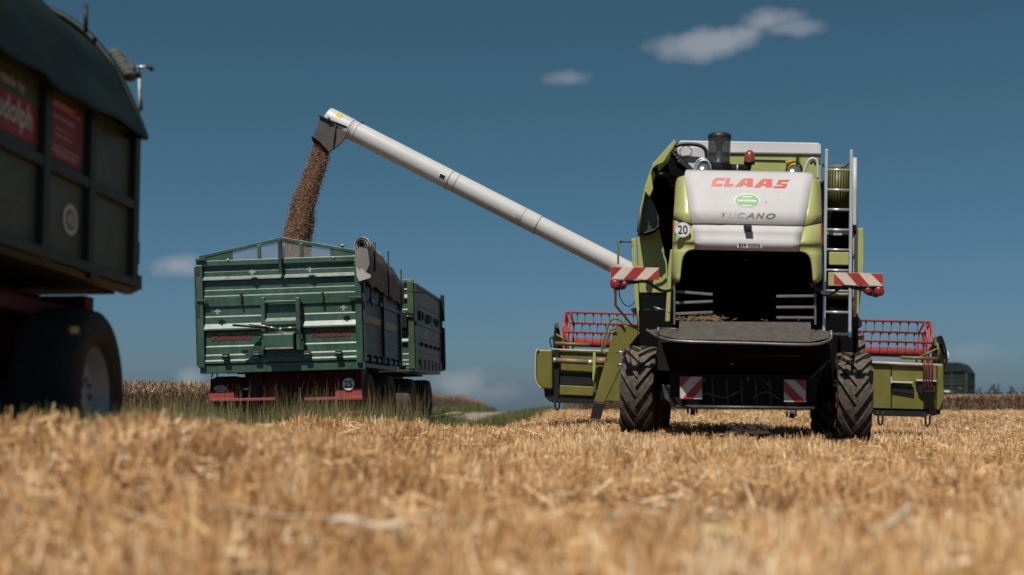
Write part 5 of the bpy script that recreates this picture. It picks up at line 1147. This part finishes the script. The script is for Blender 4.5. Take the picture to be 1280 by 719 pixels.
def stubble(n, y0, y1, wd, h0, lyn):
    x, y = scatter(n, y0, y1)
    # drill rows run the way the combine drove; tufts gather along them
    rx = x * ca + y * sa; ry = -x * sa + y * ca; pitch = .14
    rx = np.round(rx / pitch) * pitch + rng.normal(0, .022, n); ry = np.round(ry / .055) * .055 + rng.normal(0, .018, n); x = rx * ca - ry * sa; y = rx * sa + ry * ca
    k = is_field(x, y) & (y > 1.8); x, y = x[k], y[k]; n = len(x)
    low = nse(x, y, .55, 3); dens = nse(x, y, 3.0, 9) + .5 * nse(x, y, 7.5, 14); k = rng.random(n) < .56 + 2.1 * dens; x, y, low = x[k], y[k], low[k]; n = len(x)
    h = h0 * (1 + .35 * low + .5 * nse(x, y, 2.8, 61)) * (.55 + .6 * rng.random(n)); tl = rng.normal(0, .30, n); ta = rng.random(n) * 6.283
    lx = .55 * nse(x, y, 2.6, 20) + rng.normal(0, .17, n); ly = .55 * nse(x, y, 2.6, 33) + rng.normal(0, .17, n)
    d = np.stack([lx, ly, np.ones(n)], 1); d /= np.linalg.norm(d, axis=1)[:, None]
    r_ = np.clip(rng.normal(.56, .19, n) + .42 * low + .38 * nse(x, y, 3.2, 51), 0, 1)
    S.add(*prisms(np.stack([x, y, gz_(x, y) - .01], 1), d, h, wd * (.8 + .5 * rng.random(n)), wd * .8, rng.normal(0, .012, n), r_))
    x, y = scatter(lyn, y0, y1); k = is_field(x, y); x, y = x[k], y[k]; n = len(x)
    ta = rng.random(n) * 6.283; tl = rng.normal(.05, .28, n); d = np.stack([np.cos(tl) * np.cos(ta), np.cos(tl) * np.sin(ta), np.sin(tl)], 1)
    L = .06 + .20 * rng.random(n) ** 1.8; z = gz_(x, y) + .015 + h0 * .85 * rng.random(n) ** 1.2
    c = np.stack([x, y, z], 1) - d * (L / 2)[:, None]
    S.add(*prisms(c, d, L, wd * (.9 + .5 * rng.random(n)), wd * .9, rng.normal(0, .03, n) * L * 3, np.clip(rng.normal(.66, .22, n), 0, 1), 2))
stubble(44000, 1.9, 7.5, .0105, .215, 4500)
stubble(98000, 7.3, 14, .0090, .20, 8000)
stubble(130000, 13.8, 26, .0105, .175, 13000)
stubble(80000, 25.8, 47, .015, .15, 14000)
# leafy shreds close to the camera
x, y = scatter(9000, 2.2, 9.5); k = is_field(x, y); x, y = x[k], y[k]; n = len(x); ta = rng.random(n) * 6.283; tl = rng.normal(.3, .5, n); d = np.stack([np.cos(tl) * np.cos(ta), np.cos(tl) * np.sin(ta), np.sin(tl)], 1)
S.add(*prisms(np.stack([x, y, gz_(x, y) + .04 + .08 * rng.random(n)], 1), d, .06 + .12 * rng.random(n), np.full(n, .014), np.full(n, .003), rng.normal(0, .03, n), np.clip(rng.normal(.72, .2, n), 0, 1), 2))
S.build('stubble', STRAW, 'golden cut straw stubble covering the whole near field', 'stubble')

def standing(name, n, region, hgt, label, wd=.006, ear=.085, fade=0.0):
    x, y = region(n); n = len(x); g_ = gz_(x, y); S_ = Stuff(); h = hgt * (1 - fade * sstep(36, 58, y)) * (.86 + .2 * rng.random(n)) * (1 + .05 * nse(x, y, .7, 4)); tl = rng.normal(0, .10, n); ta = rng.random(n) * 6.283
    d = np.stack([np.sin(tl) * np.cos(ta), np.sin(tl) * np.sin(ta), np.cos(tl)], 1); b0 = np.stack([x, y, g_], 1)
    r_ = np.clip(rng.normal(.42, .22, n), 0, 1)
    S_.add(*prisms(b0, d, h, np.full(n, wd), np.full(n, wd * .8), np.zeros(n), r_ * .9))
    tp_ = b0 + d * h[:, None]; ed = d + rng.normal(0, .55, (n, 3)) * [1, 1, .4] + [0, 0, -.15]; ed /= np.linalg.norm(ed, axis=1)[:, None]
    eb = np.stack([rng.random(n)], 1)
    v, f, rr_ = prisms(tp_ - d * .01, ed, ear * (.8 + .5 * rng.random(n)), np.full(n, wd * 1.2), np.full(n, wd * 2.4), rng.normal(0, .02, n), np.clip(r_ + .28, 0, 1), 2); S_.add(v, f, rr_)
    k = rng.random(n) < .7; m_ = k.sum(); lb = b0[k] + d[k] * (h[k] * (.2 + .6 * rng.random(m_)))[:, None]; ld = rng.normal(0, 1, (m_, 3)) * [1, 1, .5]; ld /= np.linalg.norm(ld, axis=1)[:, None]
    S_.add(*prisms(lb, ld, .10 + .12 * rng.random(m_), np.full(m_, wd * 1.6), np.full(m_, wd * .3), np.full(m_, .05), np.clip(r_[k] - .05, 0, 1), 2))
    S_.build(name, WHEAT, label, 'wheat')
def reg_left(n):
    y = 15.6 + rng.random(n) ** 1.6 * 56; x = we_x(y) - .05 - rng.random(n) ** 1.6 * (3.2 + y * .10); x = x + rng.normal(0, .05, n); k = (x > -.48 * y - 3) & ~((x > -4.9) & (y < 27.2)); return x[k], y[k]
standing('standing_wheat', 62000, reg_left, .81, 'brown ripe wheat standing behind the trailers on the left', wd=.0072, fade=.22)
def reg_right(n):
    y = 44.5 + rng.random(n) ** 2.2 * 16; x = rng.random(n) * (y * .52) + 2.5; k = x > fe_x(y) + .4; return x[k], y[k]
standing('standing_wheat', 46000, reg_right, .56, 'brown band of uncut wheat along the far right edge of the stubble', wd=.016, ear=.10)

G = Stuff()
def blades(n, reg, h0, h1, wd, lo, hi, lean=.28, segs=3, bendk=.35):
    x, y = reg(n); n = len(x); tl = rng.normal(0, lean, n); ta = rng.random(n) * 6.283; d = np.stack([np.sin(tl) * np.cos(ta), np.sin(tl) * np.sin(ta), np.abs(np.cos(tl))], 1)
    h = h0 + (h1 - h0) * rng.random(n) ** 1.4
    G.add(*prisms(np.stack([x, y, gz_(x, y) - .01], 1), d, h, np.full(n, wd), np.full(n, wd * .15), h * bendk * rng.random(n), np.clip(lo + (hi - lo) * rng.random(n), 0, 1), segs))
def verge(n):
    y = 19 + rng.random(n) ** 1.3 * 44; a, c = we_x(y), fe_x(y); x = a - .4 + (c - a + .55) * rng.random(n); tcx = np.interp(y, [19, 26, 34, 42, 60], [-2.4, -2.1, -1.75, -1.4, -.4]); k = (np.abs(np.abs(x - tcx) - .75) > .46 + .10 * rng.random(n)); return x[k], y[k]
def lane(n): x, y = verge(n); tcx = np.interp(y, [19, 26, 34, 42, 60], [-2.4, -2.1, -1.75, -1.4, -.4]); k = np.abs(x - tcx) < 1.25; return x[k], y[k]
def shoulder(n): x, y = verge(n); tcx = np.interp(y, [19, 26, 34, 42, 60], [-2.4, -2.1, -1.75, -1.4, -.4]); k = np.abs(x - tcx) >= 1.25; return x[k], y[k]
blades(26000, lane, .02, .08, .012, .3, 1.0); blades(42000, shoulder, .05, .20, .012, .15, .95)
def edge_r(n):     # taller green fringe on the right of the track
    y = 20 + rng.random(n) * 36; x = fe_x(y) - .05 - np.abs(rng.normal(0, .33, n)); return x, y
blades(13000, edge_r, .08, .30, .013, .05, .9)
def bank(n):
    y = 29 + rng.random(n) * 28; x = we_x(y) + rng.random(n) ** 1.3 * 1.7 - .15; return x, y
blades(26000, bank, .10, .34, .014, .0, .75)
def front_mid(n):
    x = -5.9 + rng.random(n) * 4.6; y = 15.5 + rng.random(n) ** 1.4 * 3.2 + np.where(x > -2.3, .9, 0); k = ~is_field(x, y) & (rng.random(n) < .45 + 1.6 * nse(x, y, 1.7, 77)); return x[k], y[k]
blades(24000, front_mid, .10, .48, .009, .1, .98); blades(3600, front_mid, .45, .80, .006, .75, 1.0, lean=.18, bendk=.2)
def front_left_mid(n): x = -6.4 + rng.random(n) * 2.2; y = 15.4 + rng.random(n) * 3.0; return x, y
blades(6500, front_left_mid, .2, .66, .009, .35, 1.0, lean=.15)
def ragged(n): x = -6.2 + rng.random(n) * 4.4; y = 13.9 + rng.random(n) * 2.0; return x, y
blades(5200, ragged, .10, .36, .008, .3, 1.0, lean=.25); blades(500, ragged, .35, .62, .006, .7, 1.0, lean=.2, bendk=.25)
def under(n): x = -6 + rng.random(n) * 5.0; y = 17.0 + rng.random(n) * 11; return x, y
blades(12000, under, .05, .30, .011, .1, .8)
def left_crest(n): x = -6.0 + rng.random(n) * 3.75; y = 7.0 + rng.random(n) * .8; return x, y
blades(9500, left_crest, .12, .33, .007, .1, .85); blades(110, left_crest, .2, .36, .005, .4, 1.0, lean=.3)
def under_left(n): x = -7 + rng.random(n) * 4.7; y = 7.5 + rng.random(n) * 3; return x, y
blades(5000, under_left, .06, .3, .008, .1, .8)
G.build('verge_grass', GRASS, 'green and dry grass along the track and round the trailer wheels', 'grass')
# tall dark weeds against the sky on the right
W_ = Stuff(); n = 800; x = 22.2 + rng.random(n) * 10.5; y = 58 + rng.random(n) * 6; keep = rng.random(n) < .25 + .75 * sstep(25, 31, x); x, y = x[keep], y[keep]; n = len(x)
h = .62 + .30 * rng.random(n) + .62 * rng.random(n) ** 5; tl = rng.normal(0, .1, n); ta = rng.random(n) * 6.283; d = np.stack([np.sin(tl) * np.cos(ta), np.sin(tl) * np.sin(ta), np.cos(tl)], 1); b0 = np.stack([x, y, gz_(x, y)], 1)
W_.add(*prisms(b0, d, h, np.full(n, .03), np.full(n, .014), np.zeros(n), rng.random(n) * .5))
for k in range(16):
    t = .35 + .65 * rng.random(n); ld = rng.normal(0, 1, (n, 3)) * [1, 1, .7] + [0, 0, .4]; ld /= np.linalg.norm(ld, axis=1)[:, None]
    W_.add(*prisms(b0 + d * (h * t)[:, None], ld, .05 + .13 * rng.random(n), np.full(n, .03), np.full(n, .045), np.full(n, .02), rng.random(n), 1))
W_.build('weeds', WEED, 'dark tall weeds rising above the wheat at the right edge', 'weeds')

# ================================================================== SMALL THINGS ON THE FIELD
def lone_straw(u0, v0, u1, v1, D0, D1, w_, label, m):
    a, c = P(u0, v0, D0), P(u1, v1, D1); k = 7; pts = [a.lerp(c, i / k) + Vector((0, 0, .008 * math.sin(i * 1.1))) for i in range(k + 1)]; b = MB(); b.tube(pts, [w_ * (.7 + .3 * math.sin(math.pi * i / k)) for i in range(k + 1)], 8)
    o = b.build('loose_straw', m); tag(o, label, 'straw', 'pale loose straws lying on the stubble'); return o
PALE = mat('pale straw', (.78, .66, .50), .45, var=.12, scale=12)
def zdep(v, z): z += .10; return (CAM_Z - z) * FPX / (v - V0)
d_ = zdep(650, .15)
lone_straw(262, 634, 418, 650, d_, d_, .007, 'long tan straw lying left of the bright pale straw', mat('tan straw', (.55, .38, .22), .5)); lone_straw(414, 650.5, 502, 660, d_, d_ * .97, .018, 'broad bright pale straw lying flat, left of centre in the foreground', PALE)
d_ = zdep(664, .14); lone_straw(877, 663, 926, 667, d_, d_, .014, 'short yellow straw lying flat, in the foreground below the machine', mat('yellow straw', (.74, .55, .22), .45)); d_ = zdep(650, .15); lone_straw(1098, 669, 1137, 634, d_, d_ * .98, .014, 'pale straw leaning up to the right, foreground at right', PALE)
c = P(935, 541, 14.6); b = MB(); random.seed(3)
for i in range(110):
    q = c + Vector((random.gauss(0, .10), random.gauss(0, .10), abs(random.gauss(0, .05)))); d = Vector((random.uniform(-1, 1), random.uniform(-1, 1), random.uniform(-.4, .8))).normalized() * random.uniform(.02, .07); b.tube([q - d, q + d], random.uniform(.004, .012), 5)
for i in range(30): q = c + Vector((random.gauss(.0, .09), random.gauss(0, .07), random.uniform(-.05, .06))); b.ball(q, random.uniform(.03, .06), random.uniform(.03, .05), random.uniform(.02, .05), 7)
b.ball(c + Vector((0, 0, -.01)), .30, .26, .05, 14)
zmin = min(v[2] for v in b.v); b.v = [(v[0], v[1], v[2] - zmin + float(gz_(c.x, c.y)) + .12) for v in b.v]
o = b.build('straw_clump', mat('dark rotted straw', (.035, .022, .016), .85, var=.5, scale=20), recalc=False); tag(o, 'small dark clump of old straw on the stubble behind the machine', 'clump')
# ================================================================== PIECES THAT STAND APART BECOME PARTS OF THEIR OWN
KEEP = {'chaff', 'reel_tines', 'drum_ribs', 'rim', 'tyre', 'grain_load', 'board_rule', 'maker_lettering', 'bowl_cone', 'engine_bay', 'hood_interior', 'chassis', 'tarp_roll', 'tarp', 'side_frame', 'sticker_print', 'trailer_frame', 'straw_clump', 'loose_straw'}
def islands(me):
    n = len(me.vertices); par = list(range(n))
    def find(a):
        while par[a] != a: par[a] = par[par[a]]; a = par[a]
        return a
    for e in me.edges:
        a, c = find(e.vertices[0]), find(e.vertices[1])
        if a != c: par[a] = c
    return [find(i) for i in range(n)]
def split_apart(o, gap=.02):
    me = o.data; lab = islands(me); co = [v.co for v in me.vertices]; bb = {}
    for i, l in enumerate(lab):
        q = bb.get(l)
        if q is None: bb[l] = [list(co[i]), list(co[i])]
        else:
            for k in range(3): q[0][k] = min(q[0][k], co[i][k]); q[1][k] = max(q[1][k], co[i][k])
    ks = list(bb)
    if len(ks) < 2 or len(ks) > 160: return
    grp = {k: k for k in ks}
    def find(a):
        while grp[a] != a: grp[a] = grp[grp[a]]; a = grp[a]
        return a
    for i, a in enumerate(ks):
        for c in ks[i + 1:]:
            if all(bb[a][0][k] - gap <= bb[c][1][k] and bb[c][0][k] - gap <= bb[a][1][k] for k in range(3)): grp[find(a)] = find(c)
    G_ = {}
    for i, l in enumerate(lab): G_.setdefault(find(l), []).append(i)
    if len(G_) < 2: return
    sets = sorted(G_.values(), key=len, reverse=True)
    for n_, s_ in enumerate(sets):
        keep = set(s_); m2 = me.copy(); bm = bmesh.new(); bm.from_mesh(m2); bm.verts.ensure_lookup_table()
        bmesh.ops.delete(bm, geom=[v for v in bm.verts if v.index not in keep], context='VERTS'); bm.to_mesh(m2); bm.free()
        if n_ == 0: o.data = m2
        else: c = o.copy(); c.data = m2; COL.objects.link(c); c.parent = o.parent
for o in [x for x in bpy.data.objects if x.type == 'MESH' and x.parent and x.name.split('.')[0] not in KEEP and 'lettering' not in x.name and 'figure' not in x.name and len(x.data.vertices) < 6000]:
    split_apart(o)
